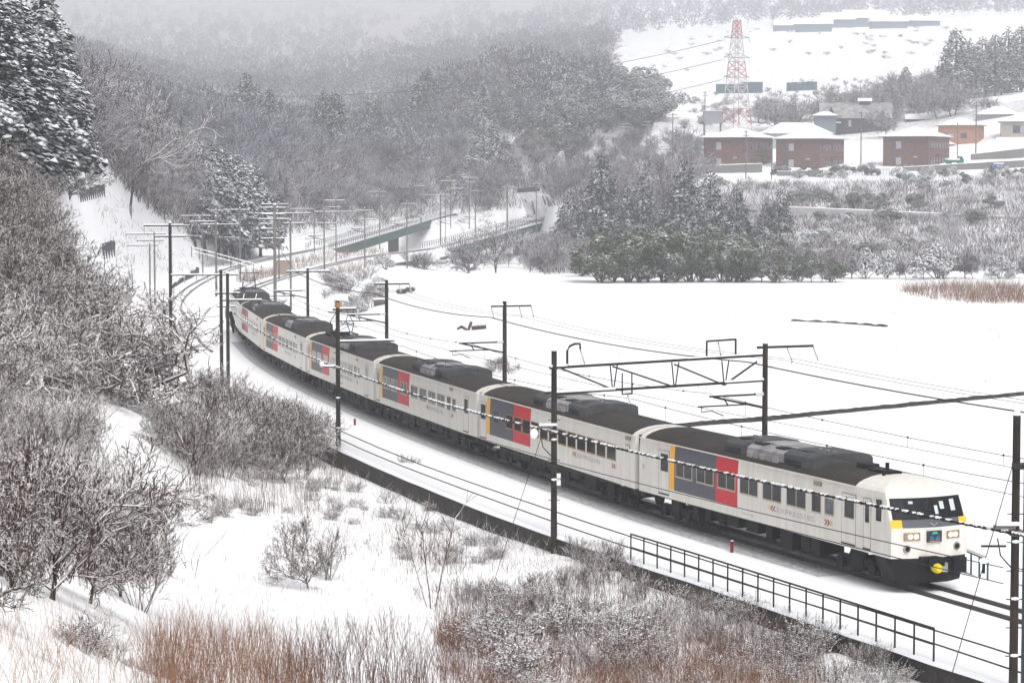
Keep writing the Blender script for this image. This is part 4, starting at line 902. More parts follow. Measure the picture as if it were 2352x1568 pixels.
MB().box((-4.5,-7.5,0),(-.5,-4.5,3.2),ORW).obj('porch',eo); MB().add([(-4.9,-7.9,3.2),(-.1,-7.9,3.2),(-.1,-4.5,3.2),(-4.9,-4.5,3.2),(-2.5,-6,4.3)],[(0,1,4),(1,2,4),(2,3,4),(3,0,4)],CAP).obj('porch_roof',eo)
p=at(2292,330,690); build_house('grey_house',p[0],p[1],11,9,8.,R(-15),GRW,'pale grey house with snowy hip roof behind the orange house','house',[('s',-1.,5.,1.2,1.4),('s',3.2,1.,1.,1.8),('s',-3.5,1.2,.7,1.)],roof=2.4,zb=p[2])
p=at(2352,354,640); eh=build_house('beige_house',p[0],p[1],12,9,8.3,R(-10),BEW,'beige and charcoal house cut by the right edge of the picture','house',[('s',-1.2,5.4,3.4,1.8)],roof=2.3,zb=p[2]); MB().box((-6.6,-5.3,-1),(6.6,5.,3.2),DKW).obj('ground_floor',eh); MB().add([(-7.2,-6,3.25),(7.2,-6,3.25),(7.2,-4.5,4.3),(-7.2,-4.5,4.3),(-7.2,-4.5,3.25),(7.2,-4.5,3.25)],[(0,1,2,3),(0,4,5,1),(0,3,4),(1,5,2)],CAP).obj('skirt_roof',eh); MB().box((-2.6,-5.4,.6),(1.2,-5.31,2.6),PANE).obj('window',eh)
p=at(1965,300,700); ef=build_house('farmhouse',p[0],p[1],19,9,3.4,R(-8),DKW,'old dark timber farmhouse with big snowy gable roof among bare trees','house',[('s',-6,1,1.6,1.8),('s',-2,1,1.6,1.8),('s',6,1,1.6,1.8)],roof=4.4,gable=True,zb=p[2],rm=mat('half_bare_roof',(.42,.40,.40),.9,noise=.6,nscale=.6))
MB().add([(-10.2,-5.1,.1),(-3.5,-5.1,.1),(-6.8,-5.4,6.6),(-10.2,-6.9,.1),(-3.5,-6.9,.1),(-6.8,-6.9,6.2)],[(3,4,5),(0,2,1),(3,5,2,0),(4,1,2,5)],DKW).obj('front_gable',ef)
MB().box((1,-1.,7.2),(4,1.,8.2),DKW).add([(.5,-1.5,8.2),(4.5,-1.5,8.2),(4.5,1.5,8.2),(.5,1.5,8.2),(.5,0,9.1),(4.5,0,9.1)],[(0,1,5,4),(2,3,4,5),(0,4,3),(1,2,5)],CAP).obj('roof_lantern',ef); MB().box((-9.5,-8.,2.0),(-4,-5.2,2.3),CAP).obj('canopy',ef)
p=at(1895,296,690); build_house('blue_shed',p[0],p[1],6,4,3.6,R(-8),mat('blue_grey_wall',(.16,.2,.24),.8),'blue-grey shed with snowy roof at the left of the farmhouse','shed',[],roof=1.2,ov=.9,zb=p[2])
p=at(2115,300,720); build_house('small_barn',p[0],p[1],8,6,3.2,R(-5),DKW,'small dark barn at the right end of the farmhouse','barn',[('s',0,.5,2,1.6)],roof=1.6,gable=True,zb=p[2])
p=at(1826,330,660); build_house('white_roof_house',p[0],p[1],17,9,2.6,R(12),WHW,'low house showing only its snowy roof between two brown apartments','house',[('s',0,.5,2,1.2)],roof=3.0,gable=False,zb=p[2])
p=at(1772,390,650); build_house('pale_green_store',p[0],p[1],7,4,8,R(5),mat('pale_green',(.35,.38,.36),.7),'pale green narrow building between the left and middle apartments','house',[('s',0,2,2.,1.2)],roof=.5,ov=.2,zb=p[2])
p=np.array(hit(1350,410,430)); eh=build_house('hillside_hut',p[0],p[1],5.,4.5,3.,R(-15),WHW,'small white hut with steep snowy roof above the dark conifers','hut',[('s',-1,.4,1.2,1.6)],roof=2.,gable=True,zb=p[2]-.4)
p=at(2310,212,880); build_house('greenhouse',p[0],p[1],24,9,4.2,R(-5),GRW,'long low building with broad snowy roof on the upper right terrace','building',[('s',-6,1,5,1.6),('s',2,1,5,1.6)],roof=4.2,ov=1.2,zb=p[2])
p=at(1636,302,640); e=empty('steel_frame_shed',(p[0],p[1],p[2]),'open grey frame shed on posts left of the pylon','shed')
MB().box((-2.3,-1.5,2.),(2.3,1.5,5.2),GRW).obj('box_body',e); MB().box((-2.5,-1.7,5.2),(2.5,1.7,5.4),CAP).obj('snow_roof',e)
for q in ((-2.1,-1.3),(2.1,-1.3),(-2.1,1.3),(2.1,1.3)): MB().box((q[0]-.12,q[1]-.12,-1),(q[0]+.12,q[1]+.12,2.),GREYPOLE).obj('leg',e)
# blue barns on the terrace
for dx,dy,w,h,lab in ((1675,168,9.4,3.2,'long low blue-grey barn left of the pylon on the white terrace'),(1727,163,7.5,3.9,'taller blue-grey barn right behind the pylon'),):
    p=at(dx,dy,920); e=empty('blue_barn',(p[0],p[1],gz(p[0],p[1])),lab,'barn','blue barns on the white terrace'); MB().box((-w/2,-3,-1),(w/2,3,h),BLUEB).obj('wall',e); MB().add([(-w/2-.3,-3.3,h),(w/2+.3,-3.3,h),(w/2+.3,3.3,h),(-w/2-.3,3.3,h),(-w/2-.3,3.3,h+.9),(w/2+.3,3.3,h+.9)],[(0,1,5,4),(3,2,1,0),(2,3,4,5),(0,4,3),(1,2,5)],CAP).obj('roof',e)
for k in range(6):
    p=at(1813+k*11.6,171,920); e=empty('storage_container',(p[0],p[1],gz(p[0],p[1])),'blue container in the row of six on the white terrace, number %s from the left'%['one','two','three','four','five','six'][k],'container','row of blue containers'); MB().box((-.85,-1.5,-.5),(.85,1.5,2.9+.12*math.sin(k*2)),BLUEB).obj('body',e); MB().box((-.88,-1.55,3.05),(.88,1.55,3.25),CAP).obj('snow_roof',e)
# faint roofs at the top of the terrace
for k,(dx,dy,w,h,nm) in enumerate(((1868,62,22,5,'wide'),(1925,50,20,6,'tall pointed'),(1985,48,26,7,'broad blue-sided'),(2040,56,22,5,'long low'),(1800,52,12,4,'small'),(1905,30,14,5,'high faint'),(2120,50,20,4,'pale faint'),(1848,44,12,4,'narrow'),(2010,30,18,5,'upper blurred'))):
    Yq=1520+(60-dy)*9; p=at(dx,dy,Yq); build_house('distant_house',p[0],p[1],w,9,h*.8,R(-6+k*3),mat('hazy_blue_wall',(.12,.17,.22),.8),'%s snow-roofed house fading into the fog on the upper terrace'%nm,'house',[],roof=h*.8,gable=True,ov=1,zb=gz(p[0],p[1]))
# retaining walls near the apartments
def wall_between(a,b,Y0,Y1,h,lab,t=.4,n=20,m=CONC,lift=.0):
    P=[];zz=[]
    for k in range(n): s=k/(n-1); p=at(a[0]+(b[0]-a[0])*s,a[1]+(b[1]-a[1])*s,Y0+(Y1-Y0)*s); P.append(p[:2]); zz.append(p[2]+h)
    return strip_wall('garden_wall',P,t,zz,[z-h-2 for z in zz],lab,'wall',m,cap=.15)
GW=mat('grey_block_wall',(.20,.19,.18),.9,noise=.3)
wall_between((2075,394),(2352,378),575,575,1.0,'grey block wall under the green truck and the houses on the right',m=GW)
wall_between((1610,390),(1750,385),575,578,.9,'grey block wall in front of the leftmost apartment house',m=GW)
wall_between((1785,400),(1890,398),565,565,.6,'low snowy wall in front of the middle apartment house',m=GW)
wall_between((2230,372),(2352,358),600,600,1.8,'higher grey wall below the beige house',m=GW)
wall_between((1810,484),(2352,508),455,440,.7,'long pale road edge with snow lid crossing the slope',m=mat('pale_kerb',(.4,.4,.4),.8),t=1.6,n=30)
p=at(1873,410,562); MB().box((p[0]-1.6,p[1]-1,p[2]-1),(p[0]+1.6,p[1]+1,p[2]+1.9),GW).obj('pump_block',label='square concrete block topped with snow below the middle apartment',cat='block')
e=empty('wire_fence',(0,0,0),'thin grey fence of upright bars between the middle and right apartments','fence'); a,b_=at(1890,400,563),at(2043,396,563)
b=MB()
for k in range(46): q=a+(b_-a)*k/45; b.box((q[0]-.03,q[1]-.03,q[2]-.5),(q[0]+.03,q[1]+.03,q[2]+.75),GR)
b.obj('bars',e); MB().beam(a+[0,0,.75],b_+[0,0,.75],.08,.08,GR).obj('top_rail',e)
# green truck
p=at(2193,381,580); e=empty('parked_truck',(p[0],p[1],p[2]+.25),'small bright green truck with snow on its bed beside the brown apartments','truck',None,R(15))
TG=mat('green_truck_paint',(.0,.16,.09),.4); MB().box((-2.3,-.85,.5),(1.,.85,1.1),TG).obj('bed',e); MB().box((1.0,-.85,.5),(1.9,.85,1.2),TG).add([(1.,-.82,1.2),(1.85,-.82,1.2),(1.85,.82,1.2),(1.,.82,1.2),(1.,-.75,1.95),(1.5,-.75,1.95),(1.5,.75,1.95),(1.,.75,1.95)],[(4,5,6,7),(0,1,5,4),(1,2,6,5),(2,3,7,6),(3,0,4,7)],TG).obj('cab',e)
MB().box((-2.2,-.8,1.1),(.9,.8,1.55),CAP).box((1.,-.75,1.96),(1.5,.75,2.1),CAP).obj('snow_load',e); MB().box((1.1,-.86,1.3),(1.55,-.79,1.8),GLASS).obj('side_window',e)
for q in (-1.5,1.3):
    for s in (-.8,.8): MB().tube([(q,s-.1,.32),(q,s+.1,.32)],.34,BLACK,k=12).obj('wheel',e)
# roadside signs
p=at(2293,392,560); e=empty('blue_sign',(p[0],p[1],p[2]),'blue and white sign board beside a tilted pole on the wall','sign'); MB().box((-1.2,-.04,.6),(1.2,.04,1.5),mat('sign_blue_board',(.04,.12,.4),.5)).obj('board',e); MB().box((-1.1,-.06,1.5),(1.3,.06,1.75),CAP).obj('snow_cap',e); MB().box((-.05,.05,-1),(.05,.12,1.4),GREYPOLE).box((.95,.05,-1),(1.05,.12,1.4),GREYPOLE).obj('posts',e)
p=at(1597,366,600); e=empty('warning_sign',(p[0],p[1],p[2]),'dark diamond warning sign on a post left of the brown apartments','sign'); MB().beam((0,0,2.6),(0,0.001,4.0),1.0,.05,mat('sign_dark_face',(.05,.05,.05)),up=(1,0,0)) ; MB().add([(0,-.05,1.9),(.75,-.05,2.65),(0,-.05,3.4),(-.75,-.05,2.65),(0,.03,1.9),(.75,.03,2.65),(0,.03,3.4),(-.75,.03,2.65)],[(0,1,2,3),(7,6,5,4),(0,4,5,1),(1,5,6,2),(2,6,7,3),(3,7,4,0)],mat('sign_dark_face',(.05,.05,.05))).obj('plate',e); MB().box((-.05,.04,-1),(.05,.12,2.8),GREYPOLE).obj('post',e)
p=at(1609,372,605); e=empty('striped_billboard',(p[0],p[1],p[2]),'tall board with blue, yellow and white bands beside the left apartment','sign'); MB().box((-1.4,-.1,.3),(1.4,.1,3.4),mat('board_white',(.6,.6,.62))).box((-1.4,-.13,2.6),(1.4,-.1,3.4),mat('board_blue',(.06,.22,.42))).box((-1.4,-.13,2.3),(1.4,-.1,2.6),mat('board_yellow',(.5,.4,.12))).obj('board',e); MB().box((-.1,.1,-1),(.1,.2,2),GREYPOLE).obj('post',e)
# village utility poles
for dx,yt,yb,Y,r,xa,lab in ((1713,300,418,560,.13,.9,'utility pole with ladder-like fittings before the left apartment'),(1977,255,405,575,.14,1.2,'tall utility pole between the middle and right apartments'),(2241,232,372,600,.15,.9,'dark utility pole in front of the orange house'),(2199,282,365,605,.12,0,'plain post left of the orange house corner'),(1619,210,300,660,.12,1.,'utility pole left of the pylon above the frame shed'),(1827,233,320,680,.13,1.,'utility pole with leaning brace behind the middle apartment'),(2193,165,265,800,.16,3.,'tall pole with stacked crossarms before the dark conifers'),(2175,210,268,780,.12,1.,'shorter pole left of the stacked-crossarm pole'),(1545,260,355,560,.11,2.,'thin pole among brown bushes left of the pylon'),(1437,282,312,600,.1,2.2,'small T-shaped pole on the brown ridge'),(1486,278,305,610,.1,2.2,'second small T-shaped pole on the brown ridge'),(2140,242,290,720,.13,0,'grey post at the edge of the trees'),(1772,370,415,556,.1,0,'short thin pole between two apartments'),(2345,208,265,800,.13,1.5,'pole near the right picture edge below the long roof')):
    p=at(dx,yb,Y); q=at(dx,yt,Y); e=pole(p[0],p[1],q[2],lab,r=r,zb=p[2]-3,m=GREYPOLE,group='utility poles in the village',name='utility_pole',cap=False)
    if xa:
        b=MB();s=MB()
        for k in range(5 if xa>2.5 else 2): arm(b,s,0,0,q[2]-.3-k*.8,1,0,-xa/2-.3*(k%2),xa/2+.3*(k%2),t=.12)
        b.obj('crossarm',e); s.obj('arm_snow',e)
    if dx==1827: MB().tube([(0,0,q[2]-2.5),(1.8,0,p[2]-1)],.12,GREYPOLE).obj('brace',e)
    if dx==1713: MB().box((-.9,-.1,q[2]-3.4),(.2,.1,q[2]-3.2),STEEL).box((-.9,-.1,q[2]-4.6),(.2,.1,q[2]-4.4),STEEL).box((-.7,-.1,q[2]-4.8),(-.6,.1,q[2]-2.6),STEEL).box((-.25,-.1,q[2]-4.8),(-.15,.1,q[2]-2.6),STEEL).obj('fittings',e)
# pylon
TR=mat('pylon_red',(.46,.17,.16),.6); TW=mat('pylon_white',(.60,.56,.55),.6)
p=at(1691,306,700); e=empty('lattice_pylon',(p[0],p[1],p[2]),'tall red and white lattice power pylon above the brown apartments','pylon',None,R(30))
bands=[(0,2.5,TW),(2.5,6.8,TR),(6.8,15.5,TW),(15.5,20,TR),(20,26.7,TW),(26.7,31.6,TR)]
def hwid(z): return 2.5*(1-z/31.6)**1.05+.75
lev=[0,2.5,6.8,10,13,15.5,17.8,20,22.3,24.6,26.7,28.4,30,31.6]
for nm,lo,hi in [('base_section',0,6.8),('middle_section',6.8,20),('top_section',20,32)]:
    b=MB()
    for z0,z1 in zip(lev[:-1],lev[1:]):
        if not(lo<=z0<hi): continue
        m=[m for a,c,m in bands if a<=z0+.01<c][0]; a,c=hwid(z0),hwid(z1); cs=[(1,1),(1,-1),(-1,-1),(-1,1)]; t=.24 if z0<7 else .17
        for i in range(4):
            s0,s1=cs[i],cs[(i+1)%4]; b.beam((s0[0]*a,s0[1]*a,z0),(s0[0]*c,s0[1]*c,z1),t,t,m)
            b.beam((s0[0]*a,s0[1]*a,z0),(s1[0]*c,s1[1]*c,z1),.10,.10,m); b.beam((s1[0]*a,s1[1]*a,z0),(s0[0]*c,s0[1]*c,z1),.10,.10,m); b.beam((s0[0]*c,s0[1]*c,z1),(s1[0]*c,s1[1]*c,z1),.09,.09,m)
    b.obj(nm,e)
PG=mat('pylon_grey',(.14,.14,.14),.6)
for z in (26.6,21.1,15.6):
    b=MB()
    for s in (-1,1): b.beam((0,-.5,z),(s*4.3,0,z+.15),.16,.16,PG); b.beam((0,.5,z),(s*4.3,0,z+.15),.16,.16,PG); b.beam((s*hwid(z),0,z+.9),(s*4.3,0,z+.2),.12,.12,PG)
    b.obj('crossarm',e)
    for s in (-1,1): MB().tube([(s*4.3,0,z+.1),(s*4.3,0,z-1.3)],.1,INS).obj('insulator',e)
MB().box((-2.,-.2,31.6),(2.,.2,31.8),CAP).obj('top_bar',e)
for k,z in enumerate((26.,20.6,15.)):
    a=(p[0]-4,p[1],p[2]+z); q=at(-200,(128,182,224)[k],760); wire(a,q,14,.09,['top','middle','lowest'][k]+' faint power line crossing the misty valley from the pylon',n=40,group='power lines of the pylon',name='power_line')
# ---------------- vegetation ----------------
def seg_mesh(S,roll_rng,thick=.02):
    "S rows: p0(3) p1(3) r0 r1 -> prisms; 4 sided for thick, 3 sided for thin"
    S=np.asarray(S,float); out_v=[];out_f=[];base=0
    for sel,k in ((S[:,6]>=thick,4),(S[:,6]<thick,3)):
        T=S[sel]
        if not len(T): continue
        p0,p1,r0,r1=T[:,0:3],T[:,3:6],T[:,6],T[:,7]; d=p1-p0; d/=np.linalg.norm(d,axis=1)[:,None]+1e-9
        ref=np.where(np.abs(d[:,2:3])>.95,np.array([[1.,0,0]]),np.array([[0,0,1.]])); a=np.cross(d,ref); a/=np.linalg.norm(a,axis=1)[:,None]+1e-9; b=np.cross(a,d)
        off=np.zeros(len(T)) if k==4 else roll_rng.uniform(0,6.28,len(T)); V=np.zeros((len(T),2*k,3))
        for j in range(k):
            t=2*math.pi*j/k+off; e=np.cos(t)[:,None]*a+np.sin(t)[:,None]*b
            V[:,j]=p0+e*r0[:,None]; V[:,k+j]=p1+e*r1[:,None]
        F=np.array([(j,(j+1)%k,k+(j+1)%k,k+j) for j in range(k)]); idx=(np.arange(len(T))*2*k)[:,None,None]+F[None]+base
        out_v.append(V.reshape(-1,3)); out_f.append(idx.reshape(-1,4)); base+=len(T)*2*k
    return np.concatenate(out_v),np.concatenate(out_f)
def grow(seed,H=5.,trunk=.25,limbs=4,spread=.8,levels=4,kids=(5,6,5),r0=.12,rmin=.008,wig=.22,up=.15,stems=1,len0=.55,shrink=.62,droop=0.):
    rg=np.random.default_rng(seed); segs=[[],[]]
    def branch(p,d,L,r,lev):
        n=max(2,int(4-lev*.5)) if lev<levels else 2; st=L/n; pts=[p]; dirs=[]
        for i in range(n):
            d=d+rg.normal(size=3)*wig*(1 if lev else .5); d[2]+=up*(.5 if lev else 0)-droop*(lev>1); d/=np.linalg.norm(d)
            ra=max(rmin,r*(1-.55*i/n)); rb=max(rmin*.8,r*(1-.55*(i+1)/n)); q=pts[-1]+d*st
            segs[0 if lev==0 else 1].append((*pts[-1],*q,ra,rb)); pts.append(q); dirs.append(d)
        if lev>=levels: return
        m=limbs if lev==0 else kids[min(lev-1,len(kids)-1)]
        for k in range(m):
            t=rg.uniform(.35 if lev==0 else .15,1.); t=1. if k==0 else t; i=min(n-1,int(t*n)); q=pts[i]+(pts[i+1]-pts[i])*(t*n-i)
            dd=dirs[i]; w=rg.normal(size=3); w-=dd*(w@dd); w/=np.linalg.norm(w)+1e-9; a=spread*rg.uniform(.6,1.25)
            if lev==0: a=spread*rg.uniform(.7,1.3); ph=2*math.pi*(k+rg.random()*.6)/m; w=np.array([math.cos(ph),math.sin(ph),0.])
            nd=dd*math.cos(a)+w*math.sin(a); branch(q,nd/np.linalg.norm(nd),L*(len0/trunk if lev==0 else shrink)*rg.uniform(.7,1.2) if lev==0 else L*shrink*rg.uniform(.6,1.2),max(rmin,r*.55),lev+1)
    for s in range(stems):
        ph=6.28*s/stems+rg.random(); lean=0 if stems==1 else rg.uniform(.1,.6)
        d=np.array([math.cos(ph)*lean,math.sin(ph)*lean,1.]); d/=np.linalg.norm(d)
        branch(np.array([math.cos(ph)*.1*(stems>1),math.sin(ph)*.1*(stems>1),-.25]),d,H*trunk,r0*(1 if stems==1 else rg.uniform(.5,1)),0)
    return segs
HIDE=np.array([0,-3000.,-500.])
protos={}
def make_bare(key,name,mat_trunk=BARK,mat_twig=TWIG,**k):
    a,b=grow(**k); rg=np.random.default_rng(1); e=bpy.data.objects.new(name,None)
    A=np.array(a);B=np.array(b); top=max(B[:,5].max(),A[:,5].max()); sc=1./top; A[:,:]*=sc; B[:,:]*=sc      # unit height; scaled when placed
    v,f=seg_mesh(A,rg); v2,f2=seg_mesh(B,rg,thick=.02*sc)
    protos[key]=(name,[('trunk',mesh('trunk',v,f,mat_trunk)),('branches',mesh('branches',v2,f2,mat_twig))]); return key
def pads(C,r,rg,flat=.55,tilt=None):
    "leaf clumps: top vertex, ragged ring, bottom vertex"
    n=len(C); k=5; V=np.zeros((n,k+2,3)); r=np.broadcast_to(r,(n,)); ph=rg.uniform(0,6.28,n)
    for j in range(k):
        t=ph+2*math.pi*j/k+rg.normal(0,.2,n); q=r*rg.uniform(.6,1.3,n); V[:,j]=C+np.stack([np.cos(t)*q,np.sin(t)*q,rg.normal(0,.22,n)*r],1)
    V[:,k]=C+np.stack([rg.normal(0,.2,n)*r,rg.normal(0,.2,n)*r,r*flat*rg.uniform(.6,1.2,n)],1); V[:,k+1]=C-np.stack([rg.normal(0,.2,n)*r,rg.normal(0,.2,n)*r,r*flat*rg.uniform(.5,1.1,n)],1)
    if tilt is not None: V[:,:k,2]-=((V[:,:k,:2]-C[:,None,:2])*tilt[:,None,:]).sum(2)
    F=np.array([(j,(j+1)%k,k) for j in range(k)]+[((j+1)%k,j,k+1) for j in range(k)]); F=(np.arange(n)*(k+2))[:,None,None]+F[None]
    return V.reshape(-1,3),F.reshape(-1,3)
def make_conifer(key,seed,n=900,w=.22,pr=.032,base=.1,power=.8,lob=.25,m=None):
    rg=np.random.default_rng(seed); t=base+(1-base)*(1-np.sqrt(rg.random(n)))**1.0; t=np.clip(t,base,.995)
    ph=rg.uniform(0,6.28,n); ph=np.round(ph/6.28*9+rg.normal(0,.28,n)+t*7%1)/9*6.28*.6+ph*.4
    Rr=w*((1-(t-base)/(1-base))**power)*(1+lob*np.sin(ph*3+t*20)+rg.normal(0,.10,n))+.012; q=Rr*np.sqrt(rg.uniform(.25,1.,n))
    C=np.stack([np.cos(ph)*q,np.sin(ph)*q,t-q*.25],1); tl=np.stack([np.cos(ph),np.sin(ph)],1)*.5
    v,f=pads(C,pr*rg.uniform(.6,1.35,n)*(1.1-.5*t),rg,tilt=tl,flat=.85)
    b=MB(); b.tube([(0,0,-.03),(0,0,.5),(0,0,.97)],[.02,.014,.003],BARK,k=7)
    protos[key]=('conifer',[('trunk',b.me('trunk')),('crown',mesh('crown',v,f,m or NEEDLE))])
def make_leafy(key,seed,n=700,w=.45,pr=.05,h0=.25,m=None,name='evergreen_bush',lumps=6):
    rg=np.random.default_rng(seed); L=np.stack([rg.normal(0,w*.42,lumps),rg.normal(0,w*.42,lumps),rg.uniform(h0,.75,lumps)],1); L[0]=(0,0,.72); k=rg.integers(0,lumps,n)
    d=rg.normal(size=(n,3)); d/=np.linalg.norm(d,axis=1)[:,None]; C=L[k]+d*(rg.uniform(.55,1.,n)**.5*rg.uniform(.17,.26,lumps)[k])[:,None]; C[:,2]=np.clip(C[:,2],.04,1)
    v,f=pads(C,pr*rg.uniform(.5,1.4,n),rg,tilt=d[:,:2]*.6); b=MB()
    for i in range(lumps): b.tube([(0,0,-.05),(L[i][0]*.5,L[i][1]*.5,L[i][2]*.5),tuple(L[i])],[.018,.012,.006],BARK,k=5)
    protos[key]=(name,[('stem',b.me('stem')),('foliage',mesh('foliage',v,f,m or LEAF))])
cnt={}
def place(key,x,y,h,label,cat,group=None,z=None,rz=None,wide=1.,rr=random.Random(11)):
    name,parts=protos[key]; z=gzf(x,y) if z is None else z
    e=obj(name,None,None,(x,y,z-.05),rr.uniform(0,6.28) if rz is None else rz,label,cat,group); e.scale=(h*wide,h*wide,h)
    for pn,me in parts: obj(pn,me,e,kind='stuff' if pn=='snowy_tufts' else None)
    return e
NEEDLE2=snowy('dark_needles',(.013,.02,.018),(.028,.04,.035),lo=.56,hi=.9,snow=(.74,.76,.80),nz=.7,amp=1.2)
NEEDLE3=snowy('cedar_needles',(.009,.013,.011),(.022,.032,.026),lo=.5,hi=.8,snow=(.76,.77,.80),nz=.55,amp=1.3)
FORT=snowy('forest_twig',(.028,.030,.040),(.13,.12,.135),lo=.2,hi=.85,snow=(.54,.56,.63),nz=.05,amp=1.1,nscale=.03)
# prototypes (unit height)
for i in range(3): make_bare('plum%d'%i,'bare_tree',seed=20+i,H=4.5,trunk=.16,limbs=5,spread=.95,levels=5,kids=(5,5,5,4),r0=.16,rmin=.010,wig=.30,up=.16,len0=.36,shrink=.66)
for i in range(3): make_bare('thick%d'%i,'bare_tree',seed=40+i,H=6,trunk=.25,limbs=6,spread=.75,levels=5,kids=(6,5,5,4),r0=.10,rmin=.012,wig=.22,up=.20,len0=.34,shrink=.62)
for i in range(3): make_bare('shrub%d'%i,'bare_shrub',seed=60+i,H=2.5,trunk=.5,limbs=4,spread=.45,levels=3,kids=(5,5),r0=.022,rmin=.006,wig=.16,up=.12,stems=11,len0=.30,shrink=.6)
SNOWTW=snowy('frosted_twig',(.035,.025,.023),(.10,.075,.068),lo=.0,hi=.4,snow=(.72,.71,.73))
for i in range(2): make_bare('tall%d'%i,'bare_tree',mat_twig=SNOWTW,mat_trunk=SNOWTW,seed=80+i,H=10,trunk=.36,limbs=7,spread=.62,levels=5,kids=(6,5,4,3),r0=.15,rmin=.018,wig=.2,up=.18,len0=.34,shrink=.6)
for i in range(3): make_bare('far%d'%i,'bare_tree',mat_trunk=TWIGFAR,mat_twig=TWIGFAR,seed=90+i,H=8,trunk=.3,limbs=7,spread=.75,levels=4,kids=(7,6,4),r0=.16,rmin=.03,wig=.22,up=.16,len0=.34,shrink=.62)
for i in range(2): make_bare('light%d'%i,'orchard_tree',mat_trunk=TWIGFAR,mat_twig=TWIGFAR,seed=190+i,H=8,trunk=.28,limbs=8,spread=.75,levels=3,kids=(9,8),r0=.10,rmin=.024,wig=.22,up=.16,len0=.36,shrink=.66)
make_bare('whip','whip_shrub',mat_twig=STEM,mat_trunk=STEM,seed=7,H=2.2,trunk=.85,limbs=3,spread=.3,levels=2,kids=(3,),r0=.013,rmin=.005,wig=.10,up=.1,stems=16,len0=.3,shrink=.6)
make_bare('sapling','sapling',mat_twig=STEM,mat_trunk=STEM,seed=5,H=3.6,trunk=.9,limbs=12,spread=.8,levels=2,kids=(4,),r0=.045,rmin=.008,wig=.10,up=.1,stems=3,len0=.22,shrink=.5)
make_bare('pale','pale_tree',mat_trunk=mat('pale_bark',(.42,.41,.42),.8),mat_twig=mat('pale_bark',(.42,.41,.42)),seed=13,H=9,trunk=.35,limbs=5,spread=.5,levels=3,kids=(4,4),r0=.16,rmin=.03,wig=.14,up=.15,stems=3,len0=.4,shrink=.6)
for i in range(3): make_conifer('cedar%d'%i,100+i,n=3600,w=.18,pr=.0165,base=.07,power=.6,m=NEEDLE3)
for i in range(3): make_conifer('fir%d'%i,110+i,n=2000,w=.23,pr=.0215,base=.14,power=.62,m=NEEDLE2)
for i in range(3): make_conifer('grove%d'%i,150+i,n=2600,w=.25,pr=.021,base=.2,power=.42,m=NEEDLE3)
for i in range(3): make_leafy('bush%d'%i,120+i,n=1500,w=.5,pr=.030)
DG=snowy('bamboo_leaves',(.035,.05,.04),(.07,.09,.07),lo=.6,hi=.9,snow=(.7,.72,.75),nz=.4,amp=1.,nscale=.4)
for i in range(3): make_leafy('bamboo%d'%i,130+i,n=1300,w=.5,pr=.030,m=DG,name='bamboo_clump',lumps=9)
for i in range(2): make_leafy('snowbush%d'%i,140+i,n=900,w=.55,pr=.035,m=snowy('heavy_snow_leaves',(.05,.05,.045),(.11,.10,.085),lo=.1,hi=.45,snow=(.78,.79,.8),nz=.7,amp=.8),name='snowy_bush')
def make_weed(key,seed,stems=14,npad=520,m=None):
    a,b=grow(seed=seed,H=1.4,trunk=.6,limbs=4,spread=.4,levels=2,kids=(4,),r0=.014,rmin=.006,wig=.18,up=.1,stems=stems,len0=.34,shrink=.6); rg=np.random.default_rng(seed); A=np.array(a);B=np.array(b); sc=1/max(B[:,5].max(),A[:,5].max()); A*=sc;B*=sc
    v,f=seg_mesh(A,rg); v2,f2=seg_mesh(B,rg,thick=9); S=np.concatenate([A,B,B]); q=S[rg.integers(len(S),size=npad)]; t=rg.random((npad,1)); C=q[:,:3]*(1-t)+q[:,3:6]*t+np.array([0,0,.004])
    v3,f3=pads(C,rg.uniform(.008,.030,npad)**1.0,rg,flat=.5)
    protos[key]=('snowy_weed_bush',[('stems',mesh('stems',np.concatenate([v,v2]),np.concatenate([f,f2+len(v)]),STEM)),('snowy_tufts',mesh('snowy_tufts',v3,f3,WEED))])
WEED=snowy('snowy_weed',(.03,.018,.016),(.10,.06,.045),lo=.05,hi=.25,snow=(.84,.84,.85),nz=9,amp=.9)
for i in range(4): make_weed('weed%d'%i,170+i,stems=12+3*i,npad=420+130*i)
WE=['weed0','weed1','weed2','weed3']
RG=random.Random(77)
ORD='first second third fourth fifth sixth seventh eighth ninth tenth eleventh twelfth thirteenth fourteenth fifteenth sixteenth seventeenth eighteenth nineteenth twentieth'.split()+['twenty-'+o for o in ('first','second','third','fourth','fifth','sixth','seventh')]
def sample(poly,n,y0,ymax,rg=RG):
    xs_=[p[0] for p in poly];ysx=[p[1] for p in poly]; P=[]; tries=0
    while len(P)<n and tries<n*40:
        tries+=1; dx=rg.uniform(min(xs_),max(xs_)); dy=rg.uniform(min(ysx),max(ysx))
        if not inside(poly,np.array([dx]),np.array([dy]))[0]: continue
        q=hit(dx,dy,y0,ymax)
        if q is not None: P.append((*q,dx,dy))
    P=np.array(P); dB=dist_to(TB,P[:,0],P[:,1]); d=np.minimum(dB,dist_to(TA,P[:,0],P[:,1])); return P[np.where(P[:,1]<150,dB>7.0,d>4.)]
